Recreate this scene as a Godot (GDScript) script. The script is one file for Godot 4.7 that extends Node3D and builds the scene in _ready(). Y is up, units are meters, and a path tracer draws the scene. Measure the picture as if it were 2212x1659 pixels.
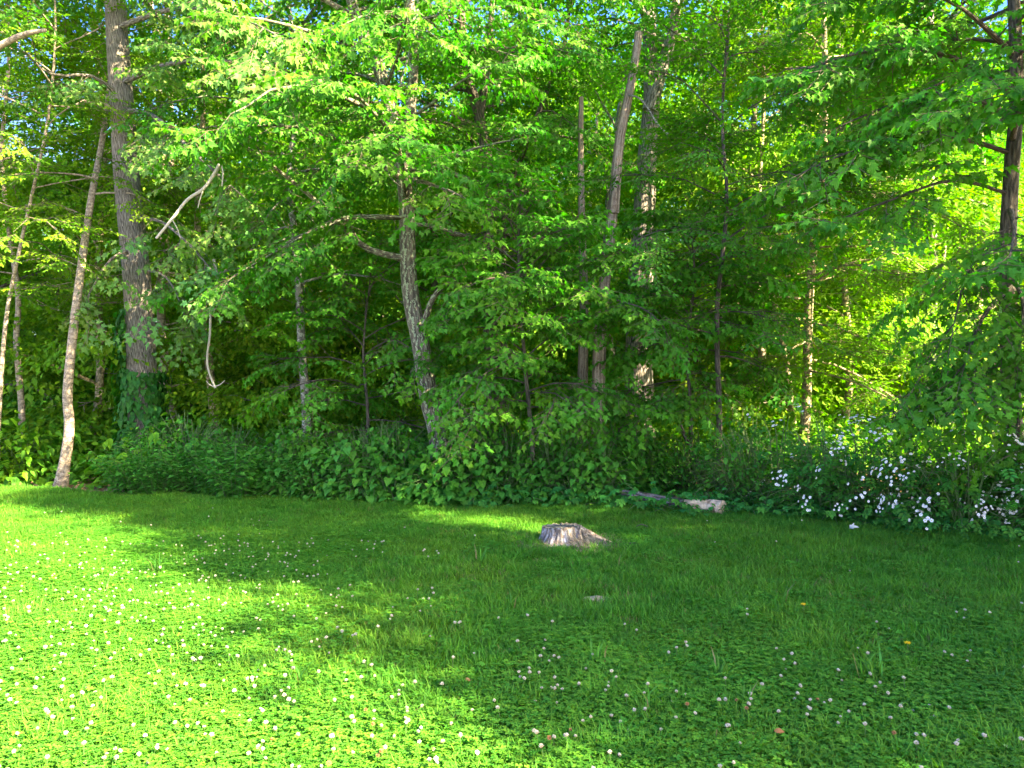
extends Node3D
# A mown lawn with clover and a low stump, closed off by a hedge of wild roses and a broad-leaved wood, late afternoon sun from the right.

const FOCAL := 1663.0                       # focal length of the photograph's lens, for a picture 2212 wide
var rng := RandomNumberGenerator.new()
var soft := FastNoiseLite.new()
var patchy := FastNoiseLite.new()
var M := {}
var SH := {}                                # leaf shapes: flat lists of corners, three to a triangle
var SPRAY := {}                             # leafy twigs that crowns are made of
var phrase_count := {}

func _ready():
	rng.seed = 4711
	# ---- camera, sky, sun, exposure
	var cam := Camera3D.new()
	cam.name = "camera"
	cam.fov = 53.0
	cam.near = 0.05
	cam.far = 600.0
	cam.position = Vector3(0, 1.6, 0)
	add_child(cam)
	var sky_look := ProceduralSkyMaterial.new()
	sky_look.sky_top_color = Color(0.016, 0.044, 0.14).linear_to_srgb()
	sky_look.sky_horizon_color = Color(0.92, 0.95, 0.95).linear_to_srgb()
	sky_look.sky_curve = 0.056
	sky_look.sun_angle_max = 70.0     # the haze round the low sun
	sky_look.sun_curve = 0.4
	sky_look.ground_bottom_color = Color(0.05, 0.07, 0.03).linear_to_srgb()
	sky_look.ground_horizon_color = Color(0.08, 0.1, 0.05).linear_to_srgb()
	var sky := Sky.new()
	sky.sky_material = sky_look
	var env := Environment.new()
	env.background_mode = Environment.BG_SKY
	env.sky = sky
	env.tonemap_mode = Environment.TONE_MAPPER_LINEAR
	env.tonemap_exposure = 18.8
	env.sdfgi_enabled = true
	env.ssao_enabled = true
	env.ssil_enabled = true
	var we := WorldEnvironment.new()
	we.name = "environment"
	we.environment = env
	add_child(we)
	var sun := DirectionalLight3D.new()
	sun.name = "sun"
	sun.light_energy = 1.0
	sun.light_color = Color(1.0, 0.92, 0.74)
	sun.light_angular_distance = 0.5
	sun.shadow_enabled = true
	add_child(sun)
	var az := deg_to_rad(60.0)
	var el := deg_to_rad(34.0)
	sun.look_at_from_position(Vector3(sin(az) * cos(el), sin(el), cos(az) * cos(el)) * 50.0, Vector3.ZERO)

	soft.seed = 5
	soft.frequency = 0.35
	patchy.seed = 9
	patchy.frequency = 0.9
	make_materials()
	make_leaf_shapes()
	make_sprays()
	make_ground()
	make_wood()
	make_far_wood()
	make_hedge()
	make_lawn_life()
	make_small_things()

# ------------------------------------------------------------------ helpers

func spot(px: float, py: float, d: float) -> Vector3:
	return Vector3((px - 1106.0) / FOCAL * d, 1.6 + (829.5 - py) / FOCAL * d, -d)

func rf(a: float, b: float) -> float:
	return rng.randf_range(a, b)

class Shape:
	var v := PackedVector3Array()
	var n := PackedVector3Array()
	var c := PackedColorArray()
	var uv := PackedVector2Array()
	var i := PackedInt32Array()

	func leaf(t: Transform3D, sv: PackedVector3Array, sn: PackedVector3Array, col: Color) -> void:
		v.append_array(t * sv)
		n.append_array(Transform3D(t.basis.orthonormalized(), Vector3.ZERO) * sn)
		var k := PackedColorArray()
		k.resize(sv.size())
		k.fill(col)
		c.append_array(k)

	func tri(a: Vector3, b: Vector3, d: Vector3, col := Color.WHITE) -> void:
		var m := (d - a).cross(b - a).normalized()
		v.append(a); v.append(b); v.append(d)
		n.append(m); n.append(m); n.append(m)
		c.append(col); c.append(col); c.append(col)

	func tube(p: PackedVector3Array, r: PackedFloat32Array, sides: int, rough: FastNoiseLite = null, amp := 0.0, girth := 0.5, capped := false) -> void:
		var side := Vector3.RIGHT
		var first := v.size()
		var along := 0.0
		var last := p.size() - 1
		var turns := maxf(1.0, roundf(TAU * r[0] / girth))
		for k in p.size():
			var dir := (p[mini(k + 1, last)] - p[maxi(k - 1, 0)]).normalized()
			side = (side - dir * side.dot(dir)).normalized()
			var up := side.cross(dir)
			if k > 0:
				along += p[k].distance_to(p[k - 1])
			for s in sides + 1:
				var a := TAU * float(s % sides) / sides
				var out := side * cos(a) + up * sin(a)
				var rr := r[k]
				if rough:
					rr *= 1.0 + amp * rough.get_noise_3d(cos(a) * 1.6, along * 0.7, sin(a) * 1.6)
				v.append(p[k] + out * rr)
				n.append(out)
				c.append(Color.WHITE)
				uv.append(Vector2(turns * s / sides, along / girth))
		var w := sides + 1
		for k in last:
			for s in sides:
				var a0 := first + k * w + s
				i.append(a0); i.append(a0 + 1); i.append(a0 + w)
				i.append(a0 + 1); i.append(a0 + w + 1); i.append(a0 + w)
		if capped:
			for e in [0, last]:
				var m := v.size()
				var dir2: Vector3 = (p[last] - p[last - 1]).normalized() if e == last else (p[0] - p[1]).normalized()
				v.append(p[e]); n.append(dir2); c.append(Color.WHITE); uv.append(Vector2(0.5, 0.5))
				for s in w:
					var q := v[first + e * w + s]
					v.append(q); n.append(dir2); c.append(Color.WHITE); uv.append(Vector2(0.5, 0.5) + Vector2(s % 3, s % 2) * 0.1)
				for s in sides:
					i.append(m)
					i.append(m + 1 + s if e == last else m + 2 + s)
					i.append(m + 2 + s if e == last else m + 1 + s)

	func put(mesh: ArrayMesh, material: Material) -> ArrayMesh:
		if v.is_empty():
			return mesh
		var a := []
		a.resize(Mesh.ARRAY_MAX)
		a[Mesh.ARRAY_VERTEX] = v
		a[Mesh.ARRAY_NORMAL] = n
		a[Mesh.ARRAY_COLOR] = c
		if uv.size() == v.size():
			a[Mesh.ARRAY_TEX_UV] = uv
		if i.size():
			a[Mesh.ARRAY_INDEX] = i
		mesh.add_surface_from_arrays(Mesh.PRIMITIVE_TRIANGLES, a)
		mesh.surface_set_material(mesh.get_surface_count() - 1, material)
		return mesh

	func mesh(material: Material) -> ArrayMesh:
		return put(ArrayMesh.new(), material)

func obj(called: String, m: Mesh, parent: Node = self, kind := "") -> MeshInstance3D:
	var o := MeshInstance3D.new()
	o.name = numbered(called, parent)
	o.mesh = m
	if kind:
		o.set_meta("kind", kind)
	parent.add_child(o, true)
	return o

var taken := {}
func numbered(called: String, parent: Node) -> String:
	var key := "%d/%s" % [parent.get_instance_id(), called]
	var k: int = taken.get(key, 0)
	taken[key] = k + 1
	return called if k == 0 else "%s_%03d" % [called, k]

func thing(called: String, label: String, category: String, at: Vector3, group := "", kind := "") -> Node3D:
	var o := Node3D.new()
	o.name = numbered(called, self)
	o.position = at
	add_child(o, true)
	tag(o, label, category, group, kind)
	return o

func tag(o: Node, label: String, category: String, group := "", kind := "") -> void:
	if label: o.set_meta("label", label)
	if category: o.set_meta("category", category)
	if group: o.set_meta("group", group)
	if kind: o.set_meta("kind", kind)

func twin(o: Node3D, label: String) -> Node3D:
	var r: Node3D = o.duplicate()
	var plain: String = RegEx.create_from_string("_\\d{3}$").sub(o.name, "")
	r.name = numbered(plain, self)
	add_child(r, true)
	r.set_meta("label", label)
	return r

class Copies:
	var b := PackedFloat32Array()
	func add(t: Transform3D, c: Color) -> void:
		var s := t.basis
		b.append_array(PackedFloat32Array([s.x.x, s.y.x, s.z.x, t.origin.x, s.x.y, s.y.y, s.z.y, t.origin.y, s.x.z, s.y.z, s.z.z, t.origin.z, c.r, c.g, c.b, 1.0]))

func many(called: String, m: Mesh, cs: Copies, parent: Node = self, kind := "stuff") -> MultiMeshInstance3D:
	var mm := MultiMesh.new()
	mm.transform_format = MultiMesh.TRANSFORM_3D
	mm.use_colors = true
	mm.mesh = m
	mm.instance_count = cs.b.size() / 16
	mm.buffer = cs.b
	var o := MultiMeshInstance3D.new()
	o.name = numbered(called, parent)
	o.multimesh = mm
	if kind:
		o.set_meta("kind", kind)
	parent.add_child(o, true)
	return o

func curve(p: Array, step: float) -> PackedVector3Array:
	var out := PackedVector3Array()
	for k in p.size() - 1:
		var a: Vector3 = p[maxi(k - 1, 0)]
		var b: Vector3 = p[k]
		var c: Vector3 = p[k + 1]
		var d: Vector3 = p[mini(k + 2, p.size() - 1)]
		var m := maxi(1, int(ceil(b.distance_to(c) / step)))
		for s in m:
			out.append(b.cubic_interpolate(c, a, d, float(s) / m))
	out.append(p[p.size() - 1])
	return out

func taper(count: int, r0: float, r1: float, power := 1.0) -> PackedFloat32Array:
	var r := PackedFloat32Array()
	for k in count:
		r.append(lerpf(r0, r1, pow(float(k) / maxf(1, count - 1), power)))
	return r

func frame(dir: Vector3, up: Vector3) -> Basis:   # z along dir, y near up
	var z := dir.normalized()
	var x := up.cross(z)
	if x.length() < 0.01:
		x = Vector3.RIGHT.cross(z)
	x = x.normalized()
	return Basis(x, z.cross(x), z)

func wobble(a: float) -> Vector3:
	return Vector3(rf(-a, a), rf(-a, a), rf(-a, a))

# ------------------------------------------------------------------ materials

func noise_image(w: int, h: int, freq: float, seed_: int, octaves := 4, kind := FastNoiseLite.TYPE_SIMPLEX_SMOOTH) -> Image:
	var f := FastNoiseLite.new()
	f.seed = seed_
	f.noise_type = kind
	f.frequency = freq
	f.fractal_octaves = octaves
	var im := f.get_seamless_image(w, h)
	im.convert(Image.FORMAT_RGBA8)
	return im

func bark_material(seed_: int, low: Color, high: Color, sw: int, sh: int, freq: float, relief: float, spots := Color(0, 0, 0, 0), spot_from := 0.62, cellular := false) -> StandardMaterial3D:
	var size := 384
	var base := noise_image(sw, sh, freq, seed_, 4, FastNoiseLite.TYPE_CELLULAR if cellular else FastNoiseLite.TYPE_SIMPLEX_SMOOTH)
	base.resize(size, size, Image.INTERPOLATE_CUBIC)
	var fine := noise_image(size, size, 0.05, seed_ + 1, 4)
	var blot := noise_image(size, size, 0.012, seed_ + 2, 5)
	var out := Image.create(size, size, false, Image.FORMAT_RGBA8)
	var up := Image.create(size, size, false, Image.FORMAT_RGBA8)
	for y in size:
		for x in size:
			var b := base.get_pixel(x, y).r
			var f := fine.get_pixel(x, y).r
			var h := clampf(0.5 + (b - 0.5) * 1.5 + (f - 0.5) * 0.5, 0, 1)
			var col := low.lerp(high, h)
			if spots.a > 0.0:
				var s := smoothstep(spot_from, spot_from + 0.06, blot.get_pixel(x, y).r + (f - 0.5) * 0.35)
				col = col.lerp(Color(spots.r, spots.g, spots.b) * (0.8 + 0.4 * f), s * spots.a)
			col.a = 1.0
			out.set_pixel(x, y, col.linear_to_srgb())
			up.set_pixel(x, y, Color(h, h, h))
	var m := StandardMaterial3D.new()
	m.albedo_texture = ImageTexture.create_from_image(out)
	m.roughness = 0.9
	m.heightmap_enabled = true
	m.heightmap_texture = ImageTexture.create_from_image(up)
	m.heightmap_scale = relief
	return m

func leaf_material(rough: float, glow: Color) -> StandardMaterial3D:
	var m := StandardMaterial3D.new()
	m.vertex_color_use_as_albedo = true
	m.roughness = rough
	m.metallic_specular = 0.28
	m.cull_mode = BaseMaterial3D.CULL_DISABLED
	m.backlight_enabled = true
	m.backlight = glow
	return m

func flat(c: Color, rough := 0.9) -> StandardMaterial3D:
	var m := StandardMaterial3D.new()
	m.albedo_color = c.linear_to_srgb()
	m.roughness = rough
	m.cull_mode = BaseMaterial3D.CULL_DISABLED
	return m

func make_materials():
	M.furrowed = bark_material(11, Color(0.06, 0.05, 0.042), Color(0.36, 0.32, 0.28), 150, 34, 0.05, 2.0)
	M.dark_bark = bark_material(21, Color(0.03, 0.026, 0.02), Color(0.15, 0.125, 0.1), 96, 30, 0.06, 1.2)
	M.lichen_bark = bark_material(31, Color(0.04, 0.034, 0.027), Color(0.2, 0.165, 0.125), 96, 26, 0.05, 1.4, Color(0.3, 0.35, 0.22, 0.9), 0.53)
	M.pale_bark = bark_material(41, Color(0.17, 0.13, 0.095), Color(0.44, 0.36, 0.28), 20, 96, 0.06, 0.7, Color(0.1, 0.08, 0.06, 0.7), 0.66)
	M.grey_bark = bark_material(51, Color(0.08, 0.075, 0.065), Color(0.22, 0.21, 0.185), 60, 60, 0.05, 0.5, Color(0.4, 0.42, 0.36, 0.7), 0.58)
	M.yellow_bark = bark_material(61, Color(0.17, 0.125, 0.075), Color(0.5, 0.4, 0.26), 24, 96, 0.06, 0.7, Color(0.1, 0.11, 0.04, 0.8), 0.6)
	M.dead_wood = bark_material(71, Color(0.1, 0.075, 0.055), Color(0.4, 0.33, 0.26), 160, 10, 0.05, 1.2, Color(0.17, 0.11, 0.07, 0.6), 0.6)
	M.grey_wood = bark_material(81, Color(0.06, 0.052, 0.048), Color(0.36, 0.34, 0.335), 110, 16, 0.07, 1.6, Color(0.15, 0.11, 0.08, 0.8), 0.56)
	M.log_bark = bark_material(91, Color(0.2, 0.13, 0.08), Color(0.62, 0.48, 0.34), 40, 60, 0.06, 1.4, Color(0.3, 0.3, 0.2, 0.6), 0.62)
	M.cut_wood = bark_material(101, Color(0.02, 0.02, 0.02), Color(0.34, 0.3, 0.19), 14, 90, 0.06, 1.6, Color(0.05, 0.06, 0.05, 0.8), 0.52)
	M.soil = bark_material(111, Color(0.035, 0.04, 0.014), Color(0.13, 0.13, 0.05), 120, 120, 0.05, 1.0)
	M.litter = bark_material(121, Color(0.04, 0.026, 0.016), Color(0.24, 0.15, 0.085), 140, 140, 0.06, 2.0)
	M.crumb = bark_material(141, Color(0.05, 0.042, 0.03), Color(0.26, 0.22, 0.155), 140, 140, 0.06, 2.0)
	M.dirt = bark_material(131, Color(0.2, 0.15, 0.1), Color(0.5, 0.4, 0.28), 120, 120, 0.06, 1.0)
	for k in ["soil", "litter", "dirt", "crumb"]:
		M[k].uv1_triplanar = true
		M[k].uv1_world_triplanar = true
		M[k].uv1_scale = Vector3(0.8, 0.8, 0.8) * (3.0 if k == "crumb" else 1.0)
		M[k].heightmap_enabled = false
		M[k].normal_enabled = true
		var bumps: Image = M[k].heightmap_texture.get_image()
		bumps.bump_map_to_normal_map(6.0)
		M[k].normal_texture = ImageTexture.create_from_image(bumps)
		M[k].heightmap_texture = null
	M.leaf = leaf_material(0.45, Color(0.7, 1.0, 0.15))
	M.soft_leaf = leaf_material(0.55, Color(0.7, 1.0, 0.13))
	M.thin_leaf = leaf_material(0.55, Color(0.85, 1.0, 0.1))
	M.grass = leaf_material(0.55, Color(0.9, 1.0, 0.25))
	M.petal = leaf_material(0.6, Color(0.5, 0.5, 0.45))
	M.twig = flat(Color(0.1, 0.075, 0.05))
	M.pale_twig = flat(Color(0.42, 0.37, 0.3))
	M.green_stem = flat(Color(0.07, 0.13, 0.035), 0.7)
	M.stamen = flat(Color(0.6, 0.4, 0.06))
	M.dry = leaf_material(0.8, Color(0.3, 0.25, 0.18))

# ------------------------------------------------------------------ leaves

func fan(called: String, right: Array, centre: Vector2, fold: float, droop: float) -> void:
	var v := PackedVector3Array()
	var n := PackedVector3Array()
	var lift := func(p: Vector2) -> Vector3: return Vector3(p.x, fold * absf(p.x) - droop * p.y * absf(p.y), p.y)
	for side in [1.0, -1.0]:
		for k in right.size() - 1:
			var a: Vector3 = lift.call(centre)
			var b: Vector3 = lift.call(Vector2(right[k].x * side, right[k].y))
			var c: Vector3 = lift.call(Vector2(right[k + 1].x * side, right[k + 1].y))
			var q := [a, c, b] if side > 0 else [a, b, c]
			var m: Vector3 = (q[2] - q[0]).cross(q[1] - q[0]).normalized()
			for p in q:
				v.append(p)
				n.append(m)
	SH[called] = [v, n]

func make_leaf_shapes():
	fan("maple", [Vector2(0, 0), Vector2(0.36, 0.0), Vector2(0.27, 0.22), Vector2(0.56, 0.52), Vector2(0.22, 0.5), Vector2(0.16, 0.74), Vector2(0, 1.02)], Vector2(0, 0.34), 0.22, 0.25)
	fan("oval", [Vector2(0, 0), Vector2(0.25, 0.25), Vector2(0.27, 0.55), Vector2(0, 1.0)], Vector2(0, 0.45), 0.25, 0.2)
	fan("plain", [Vector2(0, 0), Vector2(0.3, 0.45), Vector2(0, 1.0)], Vector2(0, 0.5), 0.25, 0.2)
	fan("heart", [Vector2(0, 0.06), Vector2(0.22, -0.08), Vector2(0.42, 0.12), Vector2(0.36, 0.42), Vector2(0, 1.0)], Vector2(0, 0.34), 0.15, 0.3)
	fan("lance", [Vector2(0, 0), Vector2(0.13, 0.3), Vector2(0.1, 0.65), Vector2(0, 1.0)], Vector2(0, 0.45), 0.2, 0.35)
	fan("round", [Vector2(0, 0), Vector2(0.26, 0.25), Vector2(0.42, 0.62), Vector2(0.3, 0.92), Vector2(0, 0.95)], Vector2(0, 0.55), 0.25, 0.1)

func add_leaf(s: Shape, shape: String, at: Vector3, dir: Vector3, up: Vector3, size: float, col: Color) -> void:
	var b := frame(dir, up)
	s.leaf(Transform3D(b.scaled_local(Vector3(size, size, size)), at), SH[shape][0], SH[shape][1], col)

func shade(v := 0.2) -> Color:
	var k := rf(1.0 - v, 1.0 + v)
	var w := rf(-0.18, 0.2)
	return Color(k * (1.0 + w), k, k * (1.0 - w))

func stick(s: Shape, a: Vector3, b: Vector3, r0: float, r1: float, sides := 3) -> void:
	s.tube(PackedVector3Array([a, b]), PackedFloat32Array([r0, r1]), sides)

func make_sprays():
	SPRAY.maple = []
	SPRAY.beech = []
	SPRAY.mass = []
	for k in 3:
		SPRAY.maple.append(maple_spray(3))
		SPRAY.beech.append(beech_spray(0.6, 0.042, "oval"))
		SPRAY.mass.append(mass_spray())

func maple_spray(_n: int) -> ArrayMesh:
	var s := Shape.new()
	var w := Shape.new()
	var twigs := [[Vector3.ZERO, Vector3(rf(-0.05, 0.05), rf(-0.03, 0.03), 0.42)]]
	for k in 4:
		var sgn := 1.0 if k % 2 == 0 else -1.0
		var z := 0.08 + 0.08 * k + rf(-0.02, 0.02)
		twigs.append([Vector3(0, 0, z), Vector3(sgn * rf(0.14, 0.24), rf(-0.09, 0.03), z + rf(0.1, 0.2))])
	for t in twigs:
		stick(w, t[0], t[1], 0.004, 0.002)
		var dir: Vector3 = (t[1] - t[0]).normalized()
		var length: float = t[0].distance_to(t[1])
		var k := length
		while k > 0.05:
			var p: Vector3 = t[0] + dir * k
			for sgn in [-1.0, 1.0]:
				var out := (dir.rotated(Vector3.UP, sgn * rf(0.5, 1.3)) + Vector3(0, rf(-0.15, 0.25), 0)).normalized()
				var stalk := p + out * rf(0.02, 0.05)
				var face := (out + Vector3(0, rf(-0.95, -0.2), 0)).normalized()
				var col := shade(0.22)
				if rng.randf() < 0.012:
					col = Color(2.2, 0.75, 0.8)
				elif rng.randf() < 0.05:
					col = Color(1.5, 1.25, 0.8)
				add_leaf(s, "maple", stalk, face, Vector3.UP + wobble(0.45), rf(0.06, 0.105), col)
			k -= rf(0.09, 0.13)
	return w.put(s.mesh(M.leaf), M.twig)

func beech_spray(length: float, gap: float, shape: String) -> ArrayMesh:
	var s := Shape.new()
	var w := Shape.new()
	var twigs := [[Vector3.ZERO, Vector3(rf(-0.06, 0.06), -0.05, length)]]
	for k in 5:
		var sgn := 1.0 if k % 2 == 0 else -1.0
		var z := 0.06 + length * 0.16 * k
		twigs.append([Vector3(0, 0, z), Vector3(sgn * rf(0.16, 0.3), rf(-0.07, 0.03), z + rf(0.12, 0.22))])
	for t in twigs:
		stick(w, t[0], t[1], 0.004, 0.0015)
		var dir: Vector3 = (t[1] - t[0]).normalized()
		var far: float = t[0].distance_to(t[1])
		var k := 0.03
		var sgn := 1.0
		while k < far:
			var out := dir.rotated(Vector3.UP, sgn * rf(0.6, 1.0)) + Vector3(0, rf(-0.3, 0.1), 0)
			add_leaf(s, shape, t[0] + dir * k, out, Vector3.UP + wobble(0.3), rf(0.05, 0.085), shade(0.2))
			sgn = -sgn
			k += gap
		add_leaf(s, shape, t[1], dir, Vector3.UP + wobble(0.3), rf(0.05, 0.08), shade(0.2))
	return w.put(s.mesh(M.thin_leaf), M.twig)

func mass_spray() -> ArrayMesh:      # a bough's end of a tree farther off
	var s := Shape.new()
	for k in 100:
		var p := Vector3(rf(-0.5, 0.5), rf(-0.16, 0.16), rf(0.0, 1.0))
		p.y -= 0.25 * (p.x * p.x + p.z * p.z * 0.5)
		var out := Vector3(p.x, rf(-0.7, 0.1), p.z * 0.6 + 0.2) + wobble(0.4)
		add_leaf(s, "plain", p, out, Vector3.UP + wobble(0.5), rf(0.085, 0.135), shade(0.25))
	return s.mesh(M.thin_leaf)

# ------------------------------------------------------------------ trees

# Grows one limb with its side branches into wood, and hangs leafy sprays on them.
func leaf_limb(root: Node3D, at: Vector3, pts: PackedVector3Array, r0: float, spec: Dictionary, hung: Array, branch_wood: Shape, name_ := "limb") -> void:
	var last := pts.size() - 1
	var rel := PackedVector3Array()
	for p in pts:
		rel.append(p - at)
	var bark: Material = M[spec.bark]
	if spec.get("joined", false):
		branch_wood.tube(rel, taper(rel.size(), r0, 0.008), 5)
	else:
		var s := Shape.new()
		s.tube(rel, taper(rel.size(), r0, 0.008), 7, soft, 0.15, 0.4)
		obj(name_, s.mesh(bark), root)
	var length := 0.0
	for k in last:
		length += pts[k].distance_to(pts[k + 1])
	var every: float = spec.get("gap", 0.42)
	var count := maxi(2, int(length / every))
	var bare: float = spec.get("bare", 0.22)
	for k in count:
		var t := bare + (1.0 - bare) * (k + rng.randf()) / count
		var f := t * last
		var j := mini(int(f), last - 1)
		var p := pts[j].lerp(pts[j + 1], f - j)
		var dir := (pts[j + 1] - pts[j]).normalized()
		var sgn := 1.0 if k % 2 == 0 else -1.0
		var out := dir.rotated(Vector3.UP, sgn * rf(0.5, 1.2))
		out.y += rf(-0.25, 0.3)
		out = out.normalized()
		var reach: float = spec.get("side", 0.9) * rf(0.5, 1.1) * (1.1 - 0.5 * t)
		var mid := p + out * reach * 0.5 + Vector3(0, rf(-0.05, 0.1), 0)
		var end := p + out * reach + Vector3(0, -spec.get("droop", 0.2) * reach, 0)
		branch_wood.tube(PackedVector3Array([p - at, mid - at, end - at]), PackedFloat32Array([maxf(0.006, r0 * 0.28), 0.006, 0.003]), 3)
		var m := maxi(1, int(reach / spec.get("spray_gap", 0.22)))
		for q in m + 1:
			var u := float(q) / m
			var pp := p.lerp(mid, u * 2.0) if u < 0.5 else mid.lerp(end, u * 2.0 - 1.0)
			var d2 := out.rotated(Vector3.UP, rf(-1.0, 1.0) if q < m else rf(-0.25, 0.25))
			d2.y += rf(-0.35, 0.2) - spec.get("droop", 0.2)
			hung.append([pp + wobble(0.06), d2.normalized()])
	hung.append([pts[last], (pts[last] - pts[last - 1]).normalized()])

func dress(root: Node3D, at: Vector3, hung: Array, spec: Dictionary) -> void:
	var kinds: Array = SPRAY[spec.leaves]
	var sets := []
	for k in kinds:
		sets.append(Copies.new())
	var tint: Color = spec.tint
	var size: float = spec.get("leaf_size", 1.0)
	for h in hung:
		var b := frame(h[1], Vector3.UP + wobble(0.25)).scaled_local(Vector3.ONE * size * rf(0.8, 1.2))
		var k := rf(0.7, 1.28)
		var warm := rf(-0.14, 0.26)
		var c := Color(tint.r * k * (1.0 + warm), tint.g * k, tint.b * k * (1.0 - warm))
		sets[rng.randi() % sets.size()].add(Transform3D(b, h[0] - at), c)
	for k in sets.size():
		if sets[k].b.size():
			many("crown", kinds[k], sets[k], root)

func auto_limbs(trunk: PackedVector3Array, spec: Dictionary) -> Array:
	var out := []
	var n: int = spec.limbs
	var last := trunk.size() - 1
	for k in n:
		var t: float = lerpf(spec.from, 0.985, (k + rf(0.0, 0.9)) / n)
		var j := mini(int(t * last), last - 1)
		var p := trunk[j].lerp(trunk[j + 1], t * last - j)
		var a: float = spec.get("turn", 0.0) + k * 2.4 + rf(-0.5, 0.5)
		var u: float = (t - spec.from) / (1.0 - spec.from)
		var length: float = spec.reach * rf(0.7, 1.15) * (sin(PI * clampf(0.22 + 0.75 * u, 0, 1)) * 0.75 + 0.3)
		var rise: float = lerpf(spec.get("low_rise", 0.05), spec.get("high_rise", 0.9), u) + rf(-0.15, 0.2)
		var dir := Vector3(cos(a) * cos(rise), sin(rise), sin(a) * cos(rise))
		if spec.has("lean"):
			dir = (dir + spec.lean * (1.0 - u)).normalized()
		var pts := PackedVector3Array([p])
		var q := p
		for s in 5:
			dir = (dir + wobble(0.16) + Vector3(0, -0.06 - spec.get("sag", 0.03) * s, 0)).normalized()
			q += dir * length / 5.0
			pts.append(q)
		out.append(pts)
	return out

# A tree: trunk, limbs, branches and crown. path: points up the trunk, the first below the ground.
func tree(called: String, label: String, group: String, path: Array, r0: float, r1: float, spec: Dictionary, own_limbs := [], forks := []) -> Node3D:
	var pts := curve(path, spec.get("step", 0.2))
	var at: Vector3 = path[0]
	at.y = ground_height(at.x, at.z)
	var root := thing(called, label, "tree", at, group)
	var rel := PackedVector3Array()
	for p in pts:
		rel.append(p - at)
	var rr := taper(rel.size(), r0, r1, 0.9)
	for k in rel.size():
		rr[k] *= 1.0 + spec.get("flare", 0.5) * exp(-maxf(0.0, rel[k].y) / 0.25)
	var s := Shape.new()
	s.tube(rel, rr, spec.get("sides", 18), soft, spec.get("ridges", 0.16), spec.get("girth", 0.5), spec.get("capped", false))
	obj("trunk", s.mesh(M[spec.bark]), root)
	var hung := []
	var wood := Shape.new()
	if spec.get("limbs", 0) > 0:
		for l in auto_limbs(pts, spec):
			leaf_limb(root, at, l, maxf(0.012, r0 * rf(0.18, 0.3)), spec, hung, wood)
	for l in own_limbs:
		leaf_limb(root, at, curve(l[0], 0.25), l[1], spec, hung, wood)
	for f in forks:
		var fp := curve(f[0], 0.2)
		var fr := PackedVector3Array()
		for p in fp:
			fr.append(p - at)
		var fs := Shape.new()
		fs.tube(fr, taper(fr.size(), f[1], f[2]), 12, soft, spec.get("ridges", 0.16), spec.get("girth", 0.5), true)
		obj("fork", fs.mesh(M[spec.bark]), root)
		if f.size() > 3:
			var sp2: Dictionary = spec.duplicate()
			sp2.from = 0.3
			sp2.limbs = f[3]
			for l in auto_limbs(fp, sp2):
				leaf_limb(root, at, l, maxf(0.01, f[1] * 0.25), spec, hung, wood)
	if wood.v.size():
		obj("branches", wood.mesh(M[spec.bark]), root, "stuff")
	if hung.size():
		dress(root, at, hung, spec)
	return root

const GREEN := Color(0.092, 0.285, 0.024)
const LIME := Color(0.16, 0.34, 0.016)
const PALE := Color(0.15, 0.31, 0.075)

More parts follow.
